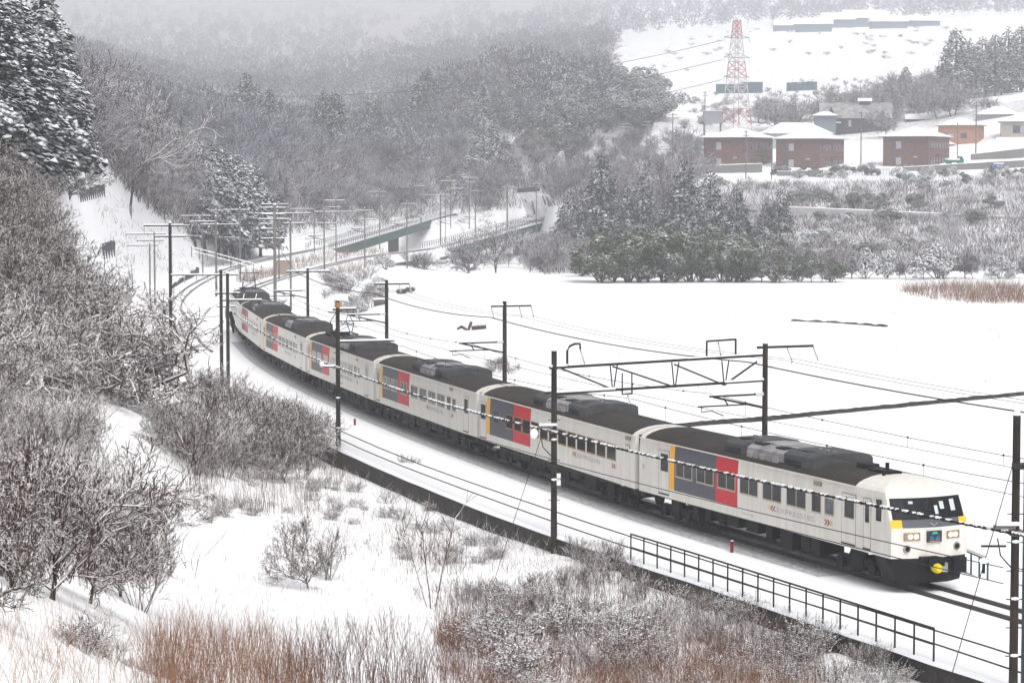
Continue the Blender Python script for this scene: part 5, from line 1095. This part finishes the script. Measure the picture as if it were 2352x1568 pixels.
def scatter(poly,n,keys,hmin,hmax,label,cat,group,wide=(.9,1.3),y0=14.,ymax=3000.):
    P=sample(poly,n,y0,ymax); P=P[np.argsort(-P[:,4])]; rows=max(1,int(round(math.sqrt(len(P)/2.5)))) if len(P)>4 else 1; per=-(-len(P)//rows)
    for r in range(rows):
        Q=P[r*per:(r+1)*per]; Q=Q[np.argsort(Q[:,3])]
        for k,q in enumerate(Q):
            lab='%s, %s from left%s'%(label,ORD[min(k,26)],'' if rows==1 else ', %s row from the front'%ORD[min(r,19)])
            place(keys[RG.randrange(len(keys))],q[0],q[1],RG.uniform(hmin,hmax),lab,cat,group,z=q[2],wide=RG.uniform(*wide))
def mass(name,poly,n,keys,hmin,hmax,label,cat,wide=(.9,1.3),y0=14.,ymax=3000.,m=None):
    "many far trees that read as one wood: one object"
    P=sample(poly,n,y0,ymax); rg=np.random.default_rng(len(P)); Vs=[];Fs=[];b=0
    src={}
    for k in keys:
        vv=[];ff=[];bb=0
        for _,me in protos[k][1]:
            v=np.empty(len(me.vertices)*3,np.float32); me.vertices.foreach_get('co',v); v=v.reshape(-1,3); f=np.empty(len(me.loops),np.int32); me.loops.foreach_get('vertex_index',f); vv.append(v); ff.append(f.reshape(-1,4)+bb); bb+=len(v)
        src[k]=(np.concatenate(vv),np.concatenate(ff))
    for q in P:
        v,f=src[keys[rg.integers(len(keys))]]; t=rg.uniform(0,6.28); h=rg.uniform(hmin,hmax); w=h*rg.uniform(*wide); c,s_=math.cos(t)*w,math.sin(t)*w
        Vs.append(np.stack([q[0]+v[:,0]*c-v[:,1]*s_,q[1]+v[:,0]*s_+v[:,1]*c,q[2]-.05+v[:,2]*h],1)); Fs.append(f+b); b+=len(v)
    return obj(name,mesh(name,np.concatenate(Vs),np.concatenate(Fs),m or TWIGFAR),label=label,cat=cat,kind='stuff')
def spot(key,dx,dy,top,label,cat,group=None,wide=1.,Y=None,rz=None):
    q=hit(dx,dy) if Y is None else (lambda p:(p[0],p[1],gzf(p[0],p[1])))(at(dx,dy,Y))
    _,pb=px(*q); h=(pb-top)*q[1]/FD; return place(key,q[0],q[1],h,label,cat,group,z=q[2],wide=wide,rz=rz)
PL3=['plum0','plum1','plum2'];TH3=['thick0','thick1','thick2'];SH3=['shrub0','shrub1','shrub2'];FA3=['far0','far1','far2'];CE3=['cedar0','cedar1','cedar2'];FI3=['fir0','fir1','fir2'];BU3=['bush0','bush1','bush2'];BA3=['bamboo0','bamboo1','bamboo2'];SB2=['snowbush0','snowbush1']
scatter([(100,380),(200,372),(225,405),(190,450),(100,470)],12,TH3+SB2,2.,3.6,'bush at the foot of the cedars','bush','bushes at the foot of the cedars',y0=150,ymax=320)
# --- left hillside cedars
for i,(dx,top,Y,w) in enumerate(((-45,-80,185,1.2),(5,-70,178,1.2),(48,-10,186,1.1),(104,-45,192,1.1),(138,60,190,.95),(170,110,205,.8),(75,60,172,1.1),(20,120,165,1.15),(-20,60,160,1.2),(188,205,212,.55))):
    spot(CE3[i%3],dx,402 if i!=9 else 385,top,['cedar cut by the left edge, behind the others','broad tall cedar at the top left corner','cedar filling the gap between the two tallest ones','tallest pointed snowy cedar on the left hillside','cedar right of the tallest pointed one','smaller cedar near the right end of the left stand','lower cedar in front of the two tallest','low broad cedar in front at the left edge','cedar crossing the left edge in the front row','shortest cedar ending the left stand above the slope'][i],'cedar','snowy cedars of the left stand',wide=w*1.25)
for i,(dx,top,dy,Y,w) in enumerate(((470,322,560,305,.95),(502,338,565,300,1.),(538,350,568,300,1.05),(572,372,570,298,1.),(600,415,572,300,.9),(450,400,548,312,.9),(520,400,575,290,1.1),(560,420,575,290,1.1))):
    spot('grove%d'%(i%3),dx,dy+18,top,['left fir of the dark clump beyond the white slope','second fir from the left in the dark clump','middle fir with the widest crown in the dark clump','fir right of the middle of the dark clump','rightmost fir of the dark clump beside the tracks','short fir at the left foot of the dark clump','front fir under the middle of the dark clump','front fir at the right of the dark clump'][i],'fir','dark snowy firs beside the curve',wide=w*1.25)
spot('tall0',298,352,150,'big bare spreading tree rising above the left hillside','tree',wide=.8,Y=312)
scatter([(205,330),(330,310),(430,410),(440,540),(360,500),(290,435),(222,375)],34,FA3+['tall1'],5,8,'bare tree in the wood behind the slope','tree','bare trees behind the white slope',y0=200,ymax=520)
scatter([(170,250),(240,250),(240,330),(190,360)],9,FA3,6,9,'bare tree beside the cedars','tree','bare trees beside the cedars',y0=190,ymax=330)
scatter([(-60,440),(95,440),(120,620),(150,720),(-60,720)],26,TH3,3.6,5,'snow-laced tree in the thicket below the cedars','tree','thicket below the left cedars',y0=110,ymax=200)
scatter([(-60,720),(150,700),(200,820),(170,930),(-60,960)],22,TH3+PL3,3.2,4.6,'snow-laced tree in the middle left thicket','tree','trees of the middle left thicket',y0=80,ymax=160)
mass('slope_woods',[(205,330),(330,300),(430,400),(440,535),(365,500),(290,435),(215,372)],90,['light0','light1'],5,8,'brown bare woods behind the top edge of the white slope','woods',y0=200,ymax=560)
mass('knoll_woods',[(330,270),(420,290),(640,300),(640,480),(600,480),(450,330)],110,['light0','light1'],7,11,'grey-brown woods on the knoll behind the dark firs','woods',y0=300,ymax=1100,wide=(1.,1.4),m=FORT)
# the plum orchard trees one can tell apart
for i,(dx,dy,top,w) in enumerate(((292,925,640,1.25),(205,905,690,1.1),(170,880,660,1.2),(95,905,680,1.2),(330,800,640,1.1),(60,800,600,1.2))):
    spot(PL3[i%3],dx,dy,top,['low-forked spreading plum tree with black trunk in the clearing','leaning plum tree just left of the low-forked one','plum tree with crooked black trunk farther left','plum tree near the left edge above the big shrub','bare tree reaching towards the dark signal pole','tree deep in the thicket near the left edge'][i],'tree',wide=w)
scatter([(-40,960),(150,980),(220,1080),(330,1250),(300,1330),(-40,1250)],16,TH3+SH3,1.8,2.8,'snowy shrub on the lower left bank','shrub','shrubs of the lower left bank',y0=50,ymax=110,wide=(1.1,1.5))
for i,(dx,dy,top,w) in enumerate(((110,1375,940,.95),(20,1350,960,.8),(200,1385,1020,.9),(270,1370,1100,.85),(-40,1420,1000,.8),(315,1400,1180,.8))):
    spot(['thick0','thick1','thick2','thick1','thick0','shrub1'][i],dx,dy,top,['biggest snow-laced shrub with many dark stems at the lower left','shrub at the left edge behind the biggest one','right-hand part of the big lower left shrub group','fan-shaped shrub reaching right over the snow','shrub cut by the left edge of the picture','low arching shrub at the right end of the big group'][i],'shrub',wide=w)
# thicket in front of the twin poles
scatter([(440,930),(560,900),(760,1010),(740,1075),(460,1085)],60,SH3+['thick1'],2.2,3.4,'brown-stemmed shrub under the twin poles','shrub','shrubs under the twin poles',y0=85,ymax=150,wide=(.9,1.2))
scatter([(620,905),(760,980),(1000,1110),(960,1130),(700,1060)],16,SH3,1.4,2.2,'thin shrub along the retaining wall','shrub','thin shrubs at the wall',y0=95,ymax=135,wide=(.7,.9))
spot('thick2',705,1350,1160,'rounded fan-shaped bare bush alone on the white bank','bush',wide=.95); spot('shrub2',745,1330,1195,'right half of the fan-shaped bush pair on the bank','bush',wide=1.1)
spot('sapling',990,1395,1110,'slender three-stemmed sapling with few leaves left in the middle foreground','sapling',wide=.75)
spot('shrub1',940,1100,1035,'small bare bush overlapping the retaining wall','bush',wide=.9)
scatter([(430,1090),(1150,1150),(1250,1260),(1000,1330),(800,1200),(450,1200)],60,WE,.3,.7,'low snowy weed bush on the white bank','bush','low weeds on the white bank',y0=70,ymax=120,wide=(1.3,2.))
scatter([(1270,1235),(1330,1215),(1500,1290),(1480,1350),(1300,1330)],14,SH3,.9,1.8,'spiky bush at the portal pole','bush','bushes at the portal pole',y0=60,ymax=100,wide=(1.,1.4))
scatter([(1500,1345),(1780,1415),(2000,1470),(2150,1560),(1900,1568),(1500,1450)],44,WE+['shrub1','shrub2','whip'],.55,1.4,'tangled bush below the dark railing','bush','bushes below the railing',y0=55,ymax=90,wide=(.9,1.5))
scatter([(1010,1370),(1300,1350),(1480,1350),(1560,1440),(1500,1600),(1180,1600),(1020,1480)],64,WE+WE+['shrub0','shrub1','whip'],.55,1.35,'snow-speckled bush in the foreground thicket','bush','central foreground thicket',y0=50,ymax=90,wide=(1.,1.5))
scatter([(1500,1450),(2150,1560),(2150,1640),(1500,1640)],40,WE,.4,1.,'low snowy bush at the lower right','bush','lower right bushes',y0=50,ymax=80,wide=(1.,1.5))
for i in range(9):
    spot('whip',690+i*48+RG.uniform(-15,15),1600+RG.uniform(-25,25),1380+RG.uniform(-30,60),'upright dark whip-stemmed shrub at the bottom, %s from left'%ORD[i],'shrub','whip shrubs along the bottom edge',wide=.7)
for i in range(9):
    spot(['shrub0','weed3','weed1'][i%3],140+i*36,1480+i*12,1400+i*14+RG.uniform(-30,40),'weed shrub below the big left shrub, %s from left'%ORD[i],'shrub','weed shrubs at the lower left',wide=1.3)
# --- beyond the railway
scatter([(740,640),(880,640),(890,700),(800,730),(740,690)],18,WE+SB2+SH3,1.4,2.4,'snowy bush right of the train tail','bush','bushes right of the train tail',y0=180,ymax=340,wide=(1.2,1.6))
scatter([(860,590),(980,590),(975,625),(880,640)],12,SB2+['shrub0'],2.2,3.6,'rusty bush by the lower bridge','bush','bushes by the lower bridge',y0=280,ymax=440,wide=(1.2,1.6))
scatter([(1130,840),(1190,845),(1200,865),(1130,870)],5,SH3,.8,1.2,'dry bush behind the third car','bush','dry bushes behind the third car',y0=140,ymax=220,wide=(1.5,2))
spot('far0',1075,620,540,'small bare tree at the left side of the spreading tree','tree',wide=1.2,Y=372); spot('tall1',1140,622,500,'spreading bare tree between the lower bridge and the field','tree',wide=1.25,Y=372); spot('tall0',1215,618,530,'bare tree just right of the spreading tree by the bridge','tree',wide=1.1,Y=372)
mass('ravine_brush',[(1020,585),(1240,560),(1400,560),(1400,620),(1240,622),(1100,618)],60,['light0','light1'],3,5.5,'bare grey brush filling the ravine under the lower bridge','brush',y0=345,ymax=560)
scatter([(1230,600),(1400,590),(1420,640),(1240,632)],22,FA3,3.5,5.5,'bare grey tree heading the snowfield','tree','bare trees at the head of the field',y0=330,ymax=420)
for r,(n,dyb,lo1,hi1,lo2,hi2) in enumerate(((26,648,520,575,560,605),(20,622,500,540,545,580))):
    for i in range(n):
        dx=1390+i*(540/n)+RG.uniform(-18,18); spot(BU3[i%3] if dx<1740 or i%3==0 else FA3[i%3],dx,dyb,RG.uniform(lo1,hi1) if dx<1720 else RG.uniform(lo2,hi2),'dark green bush in the %s hedge row, %s from left'%(('front','rear')[r],ORD[i]),'bush','green bushes along the far field edge',wide=RG.uniform(.95,1.3))
for i in range(16):
    dx=1905+i*30+RG.uniform(-14,14); spot((FA3+SB2)[i%5],dx,640,RG.uniform(545,612),'grey-green bush right of the hedge, %s from left'%ORD[i],'bush','bushes at the right end of the far edge',wide=RG.uniform(.8,1.2))
spot('pale',2165,618,455,'pale white-barked bare tree at the far edge of the field','tree',wide=.75)
for i,(dx,dy,top,w) in enumerate(((1380,560,345,.85),(1310,560,430,1.1),(1345,575,440,1.),(1440,560,420,1.),(1570,555,358,.9),(1630,565,385,.95),(1600,575,440,1.),(1690,560,420,.9),(1790,545,428,1.05),(1760,560,450,.9),(1475,560,395,.9),(1535,565,430,.9))):
    spot(FI3[i%3],dx,dy,top,['tallest slim fir left of the centre group','broad low fir at the left end of the right-hand group','short fir in front of the tallest slim one','fir right of the tallest slim one','tall pointed fir in the middle of the right-hand group','tall fir right of the pointed one','small fir between the two tall middle firs','fir near the right end of the group','broad isolated fir at the right end','small fir left of the isolated one','fir mixed with bare trees in the group','short fir before the pointed one'][i],'fir','firs below the village',wide=w*1.2)
scatter([(1400,480),(1560,470),(1560,560),(1400,560)],14,FA3,7,11,'bare tree among the middle firs','tree','bare trees among the firs',y0=340)
scatter([(1560,425),(2600,400),(2600,635),(1830,630),(1560,560)],175,SB2+BU3+SH3,1.4,3.2,'scrub bush on the village slope','bush','scrub on the village slope',y0=340,ymax=570,wide=(1.3,2.))
scatter([(1805,452),(2115,462),(2115,486),(1805,480)],20,BU3,2.0,3.4,'dark ivy-covered bush on the village slope','bush','dark ivy bushes on the village slope',wide=(1.3,1.9),y0=400,ymax=520)
scatter([(1300,350),(1640,340),(1640,440),(1300,440)],16,FA3,4,7,'bare brownish tree on the ridge','tree','trees on the brown ridge',y0=420,ymax=700)
mass('ridge_woods',[(1300,340),(1600,320),(1640,430),(1300,430)],90,['light0','light1'],4,6.5,'brownish bare woods on the ridge left of the apartments','woods',y0=420,ymax=760)
scatter([(600,400),(1300,380),(1350,480),(1180,470),(880,500),(640,520),(600,470)],22,FA3,6,9,'bare grey-brown tree in the valley woods','tree','bare trees behind the bridges',y0=400,ymax=700)
mass('valley_woods',[(600,380),(1300,350),(1350,480),(1180,470),(1060,440),(880,490),(640,520),(600,470)],190,['light0','light1'],6,9,'grey-brown bare woods filling the valley behind the bridges','woods',y0=400,ymax=800)
for i,(dx,dy,top) in enumerate(((1085,395,290),(1112,400,268),(1135,400,272),(1158,398,300),(1070,398,325),(920,350,292),(1110,300,190))):
    spot(CE3[i%3],dx,dy+14,top,['left fir of the dense dark cluster in mid valley','highest fir of the dense cluster in mid valley','fir in the middle of the dense cluster','right fir of the dense dark cluster','small fir at the left foot of the dense cluster','single small fir left of the dense cluster','thin hazy fir above the dense cluster'][i],'fir','firs of the mid-valley cluster',wide=1.5)
scatter([(560,310),(640,300),(640,350),(560,350)],8,FI3,12,18,'misty fir low on the left hillside','fir','misty firs on the left hillside',y0=600,ymax=2000)
scatter([(940,270),(1020,260),(1010,320),(930,320)],7,FI3,12,18,'misty fir beside the spur','fir','misty firs beside the spur',y0=600,ymax=2000)
scatter([(735,330),(870,330),(870,375),(735,375)],16,FI3,12,19,'misty fir in the far valley','fir','misty firs in the far valley',y0=600,ymax=1200)
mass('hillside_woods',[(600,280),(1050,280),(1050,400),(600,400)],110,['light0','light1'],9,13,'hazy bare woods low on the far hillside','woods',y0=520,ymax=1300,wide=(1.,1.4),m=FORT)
scatter([(1170,215),(1500,200),(1540,240),(1480,300),(1180,320)],60,BA3,6.5,10,'evergreen in the misty grove by the terraces','tree','evergreen grove left of the terraces',y0=600,ymax=1000,wide=(1.,1.4))
scatter([(1040,170),(1200,140),(1220,300),(1010,330)],14,FA3,8,13,'tall misty bare tree on the spur','tree','tall bare trees on the wooded spur',y0=600,ymax=1200,wide=(1.,1.4))
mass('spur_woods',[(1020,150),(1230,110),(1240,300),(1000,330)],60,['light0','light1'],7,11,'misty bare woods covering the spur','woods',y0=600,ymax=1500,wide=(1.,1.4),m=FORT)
scatter([(1190,340),(1330,330),(1320,365),(1190,380)],18,BU3,4,7,'dark bush above the revetment','bush','bushes above the revetment',y0=450,ymax=800,wide=(1.2,1.6))
# right terrace trees
for i,(dx,dy,top) in enumerate(((2195,240,62),(2225,230,88),(2255,215,80),(2285,210,75),(2315,205,62),(2345,200,55),(2080,235,150),(2120,240,175),(2210,250,150),(2250,245,160),(2160,235,165),(2375,210,50),(2300,215,130),(2335,215,120))):
    spot(FI3[i%3],dx,dy,top,['pointed lead fir of the stand above the village','second fir right of the lead fir','third fir right of the lead fir','fourth fir right of the lead fir','fifth fir right of the lead fir','fir at the right edge of the picture in the upper stand','left outlying misty fir of the upper stand','fir between the outlier and the stand','lower fir under the lead fir','lower fir right under the second fir','smaller fir left below the lead fir','fir cut by the right picture edge','lower fir in front at the right','lower fir near the right edge'][i],'fir','firs above the village',wide=1.25,Y=800+i%3*15)
scatter([(2040,215),(2180,215),(2190,275),(2050,280)],26,FA3,8,12,'bare tree under the upper firs','tree','bare trees under the upper firs',y0=680,ymax=900)
scatter([(1735,270),(1850,262),(2050,225),(2060,300),(1740,305)],34,FA3,6,10,'bare tree around the farmhouse','tree','bare trees around the farmhouse',y0=640,ymax=850,wide=(1.1,1.5))
spot('far1',2030,318,245,'round pale bare tree in front of the farmhouse','tree',wide=1.4); spot('far0',1775,300,232,'wide round bare tree right of the pylon','tree',wide=1.5); spot('far2',1812,302,238,'bare tree between the pylon and the leaning pole','tree',wide=1.3)
spot('far0',2265,260,215,'bare orchard tree below the long low building','tree',wide=1.5)
scatter([(1620,200),(2060,180),(2100,225),(1640,262)],60,['light0','light1'],1.8,2.8,'small leafless orchard tree','tree','orchard trees on the white terrace',y0=700,ymax=1300,wide=(1.,1.5))
scatter([(1480,70),(2200,60),(2352,120),(1500,170)],60,SH3,1.5,2.2,'tiny shrub on the upper terraces','shrub','shrubs dotting the upper terraces',y0=900,ymax=1900,wide=(1.5,3))
scatter([(1560,225),(1700,235),(1700,290),(1570,300)],20,SB2,1.5,3,'snowy bramble beside the pylon','bush','brambles beside the pylon',y0=640,ymax=900,wide=(1.5,2.2))
scatter([(1760,395),(2352,385),(2352,410),(1760,415)],40,SB2+BU3,1.2,2.4,'hedge bush under the garden walls','bush','hedge under the garden walls',y0=500,ymax=590,wide=(1.3,1.8))
# --- uncountable vegetation
def blades(P,h,w,lean,rg,n,spread):
    "n thin tapering blades round every point; returns verts, tris"
    N=len(P)*n; B=np.repeat(P,n,0)+np.stack([rg.normal(0,spread,N),rg.normal(0,spread,N),np.zeros(N)],1); a=rg.uniform(0,6.28,N); hh=np.repeat(np.broadcast_to(h,(len(P),)),n)*rg.uniform(.5,1.15,N)
    s=np.stack([np.cos(a),np.sin(a),np.zeros(N)],1)*w*.5; le=np.stack([rg.normal(0,lean,N),rg.normal(0,lean,N),np.ones(N)],1)*hh[:,None]; m=B+le*.55+rg.normal(0,.02,(N,3)); t=B+le+np.stack([rg.normal(0,lean*.6,N)*hh,rg.normal(0,lean*.6,N)*hh,np.zeros(N)],1)
    V=np.stack([B-s,B+s,m+s*.8,m-s*.8,t+s*.3,t-s*.3],1).reshape(-1,3); F=np.array([(0,1,2,3),(3,2,4,5)]); return V,((np.arange(N)*6)[:,None,None]+F[None]).reshape(-1,4)
def field_of(name,poly,n,h,w,lean,per,spread,m,label,cat,y0=14,ymax=2500,avoid=4.5,seed=4):
    rg=np.random.default_rng(seed); xs_=[p[0] for p in poly];ysx=[p[1] for p in poly]; P=[]
    while len(P)<n:
        dx,dy=rg.uniform(min(xs_),max(xs_)),rg.uniform(min(ysx),max(ysx))
        if not inside(poly,np.array([dx]),np.array([dy]))[0]: continue
        q=hit(dx,dy,y0,ymax)
        if q is None: n-=1; continue
        P.append(q)
    P=np.array(P); dB=dist_to(TB,P[:,0],P[:,1]); d=np.minimum(dB,dist_to(TA,P[:,0],P[:,1])); P=P[np.where(P[:,1]<150,dB>min(7.0,avoid+2.5),d>avoid)]
    v,f=blades(P,h,w,lean,rg,per,spread); return obj(name,mesh(name,v,f,m),label=label,cat=cat,kind='stuff')
SCR=snowy('rusty_scrub',(.13,.08,.065),(.28,.19,.15),lo=.4,hi=.8)
RB=snowy('rust_grass',(.085,.040,.024),(.26,.13,.07),lo=.6,hi=.8); PALE=snowy('pale_grass',(.22,.15,.11),(.42,.31,.23),lo=.6,hi=.8)
field_of('reeds',[(330,1500),(430,1430),(520,1480),(600,1450),(660,1500),(720,1540),(730,1640),(330,1640)],560,1.0,.007,.2,5,.25,RB,'dense rust-brown reeds in the bottom left foreground','reeds')
field_of('reeds',[(1360,1540),(1450,1480),(1560,1500),(1680,1490),(1760,1530),(1850,1640),(1330,1640)],420,.7,.010,.2,9,.18,RB,'rust-brown grass along the bottom right of centre','grass')
field_of('dry_grass',[(-30,1400),(250,1400),(380,1560),(380,1640),(-30,1640)],110,.6,.006,.3,7,.2,PALE,'pale tan grass blades on the snow hump at the lower left','grass')
for k_,(pl,n_q) in enumerate((([(370,1060),(800,1060),(770,1190),(430,1190)],260),([(880,1210),(1050,1240),(1060,1330),(900,1310)],60),([(1020,1360),(1500,1330),(1560,1560),(1020,1600)],420),([(620,1540),(1000,1560),(1000,1640),(620,1640)],110),([(1560,1400),(1900,1490),(1900,1600),(1560,1600)],150))):
    field_of('dry_stalks',pl,n_q,.95,.012,.13,5,.25,STEM,['upright dark stalks below the twin-pole shrubs','small patch of upright stalks left of the sapling','upright reddish stalks in the central thicket','dark whips along the bottom edge','upright stalks below the railing'][k_],'stalks',seed=30+k_)
scatter([(350,960),(640,1010),(760,1080),(700,1130),(430,1120)],22,SH3+['thick2','weed2'],1.8,3.,'brown shrub below the twin-pole thicket','shrub','shrubs below the twin-pole thicket',y0=80,ymax=140,wide=(1.,1.4))
field_of('bank_brush',[(400,880),(760,1010),(1000,1130),(1260,1260),(1480,1330),(2100,1520),(2000,1640),(1000,1640),(1000,1400),(620,1200),(430,1100)],900,.62,.011,.5,9,.22,TWIG,'snow-laced twiggy brush scattered over the near bank','brush',y0=50,ymax=150,seed=18)
field_of('rust_brush',[(1010,1440),(1500,1420),(1900,1500),(1900,1640),(1010,1640)],640,.6,.010,.3,9,.16,RB,'rust-brown stalks mixed through the foreground thicket','grass',seed=19)
field_of('stubble',[(1000,700),(2300,720),(2300,900),(1300,900)],70,.3,.03,.4,3,.3,STEM,'scattered stubble specks poking out of the big snowfield','stubble',y0=120,ymax=340,seed=20)
field_of('slope_grass',[(200,400),(290,470),(420,580),(500,610),(420,640),(250,600)],160,.8,.04,.4,6,.5,SCR,'dry grass specks on the white slope','grass',y0=150,ymax=520,seed=21)
field_of('dry_grass',[(1000,1440),(1065,1435),(1070,1500),(1000,1500)],40,.6,.012,.3,12,.12,RB,'rust-brown grass tuft left of the foreground thicket','grass')
field_of('dry_grass',[(420,1050),(1150,1130),(1480,1330),(2150,1540),(2150,1640),(600,1640),(420,1350)],1500,.40,.010,.5,5,.35,STEM,'sparse dark weed stalks poking through the near snow bank','weeds',seed=8)
field_of('dry_grass',[(810,965),(930,975),(940,1010),(820,1000)],40,.6,.02,.15,8,.2,STEM,'dry stalks in the trackside snow below the fourth car','grass',avoid=2.6)
field_of('undergrowth',[(-60,440),(130,450),(200,700),(190,900),(380,1330),(-60,1350)],1500,1.0,.022,.5,10,.5,TWIG,'tangle of snowy twigs filling the left hillside thicket','undergrowth',y0=45,ymax=200,seed=5)
field_of('undergrowth',[(210,340),(340,320),(480,430),(520,588),(450,552),(360,502),(285,435)],900,2.4,.06,.4,10,.8,TWIG,'twiggy undergrowth behind the white slope','undergrowth',y0=200,ymax=560,seed=6)
field_of('undergrowth',[(600,400),(1330,360),(1560,420),(1560,480),(1180,480),(640,540)],2200,2.2,.09,.45,10,.9,TWIGFAR,'grey-brown brush under the woods behind the bridges','undergrowth',y0=400,ymax=800,seed=7)
field_of('undergrowth',[(1240,560),(1560,430),(2650,400),(2650,635),(1240,630)],5000,1.5,.07,.5,10,.9,TWIGFAR,'snowy grey scrub covering the slope below the village','undergrowth',y0=340,ymax=575,seed=9)
field_of('rusty_grass',[(680,590),(1000,540),(990,560),(780,640),(640,640)],420,1.3,.04,.25,8,.8,SCR,'rust-coloured grass between the two far tracks','grass',y0=270,ymax=520,avoid=2.6,seed=10)
field_of('rusty_grass',[(560,625),(650,625),(660,665),(560,650)],140,1.,.035,.25,8,.6,SCR,'orange-brown grass behind the train tail','grass',y0=200,ymax=400,avoid=2.6,seed=11)
field_of('rusty_grass',[(2060,668),(2180,655),(2352,660),(2400,700),(2250,698),(2120,685)],420,1.2,.035,.35,8,.6,RB,'brown weeds standing in the snowfield at the right edge','weeds',y0=200,ymax=340,avoid=2.6,seed=12)
field_of('vineyard_posts',[(1440,110),(2340,75),(2352,150),(2100,240),(1640,235),(1450,160)],700,1.3,.07,.05,2,.8,TWIGFAR,'faint dark stakes and stalks in rows on the white terraces','stakes',y0=740,ymax=1900,seed=13)
# far forest of the misty hill: twig clouds, one mass
def far_forest(n,seed,y0,y1,label,hh,per,tl,tw):
    rg=np.random.default_rng(seed); P=[]
    while len(P)<n:
        y=math.exp(rg.uniform(math.log(y0),math.log(y1))); u=rg.uniform(-.26,.22); x=u*y; P.append((x,y))
    P=np.array(P); z=height(P[:,0],P[:,1]); X,Yp=pxv(P[:,0],P[:,1],z); keep=(X<1430+wob(P[:,0],P[:,1],14.)*60-30+np.clip((Yp-60)*.0,0,0))|(P[:,1]>2150)
    clear=inside([(820,80),(900,62),(960,20),(1010,30),(920,100),(850,118)],X,Yp)|inside([(860,15),(970,12),(975,35),(880,38)],X,Yp)|inside([(1120,0),(1230,0),(1230,45),(1130,45)],X,Yp)
    keep&=~clear; P=P[keep];z=z[keep]; N=len(P); h=rg.uniform(*hh,N); M=N*per; C=np.repeat(np.column_stack([P,z]),per,0); H_=np.repeat(h,per)
    d=rg.normal(size=(M,3)); d/=np.linalg.norm(d,axis=1)[:,None]; rad=rg.uniform(.3,1.,M)**.5
    c=C+np.stack([d[:,0]*rad*H_*.42,d[:,1]*rad*H_*.42,H_*(.55+d[:,2]*rad*.45)],1); ax=rg.normal(size=(M,3))*.6+d*.9+np.array([0,0,.5]); ax/=np.linalg.norm(ax,axis=1)[:,None]
    sd=np.cross(ax,rg.normal(size=(M,3))); sd/=np.linalg.norm(sd,axis=1)[:,None]; L=tl*rg.uniform(.5,1.3,M)[:,None]; w_=tw*rg.uniform(.5,1.4,M)[:,None]
    V=np.stack([c-ax*L-sd*w_,c-ax*L+sd*w_,c+ax*L+sd*w_*.4,c+ax*L-sd*w_*.4],1).reshape(-1,3); F=np.arange(M*4).reshape(-1,4)
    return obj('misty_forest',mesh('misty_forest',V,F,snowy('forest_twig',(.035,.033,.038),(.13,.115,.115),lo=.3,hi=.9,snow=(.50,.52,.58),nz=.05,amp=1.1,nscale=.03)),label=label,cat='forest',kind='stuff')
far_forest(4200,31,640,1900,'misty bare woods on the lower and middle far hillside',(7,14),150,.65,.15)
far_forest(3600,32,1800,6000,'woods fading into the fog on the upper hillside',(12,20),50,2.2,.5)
# ---------------- haze ----------------
def haze(dens):
    m=bpy.data.materials.new('haze_volume'); m.use_nodes=True; t=m.node_tree; t.nodes.remove(t.nodes['Principled BSDF']); v=t.nodes.new('ShaderNodeVolumePrincipled')
    v.inputs['Color'].default_value=(.89,.905,.955,1); v.inputs['Density'].default_value=dens; v.inputs['Anisotropy'].default_value=0.
    t.links.new(v.outputs[0],t.nodes['Material Output'].inputs['Volume'])
    zt=float(ZZ.max())+30; x=5000
    MB().box((-x,-60,float(ZZ.min())-1.5),(x,7200,zt),m).obj('haze',kind='stuff',label='pale winter mist filling the whole valley',cat='haze')
haze(.00044)
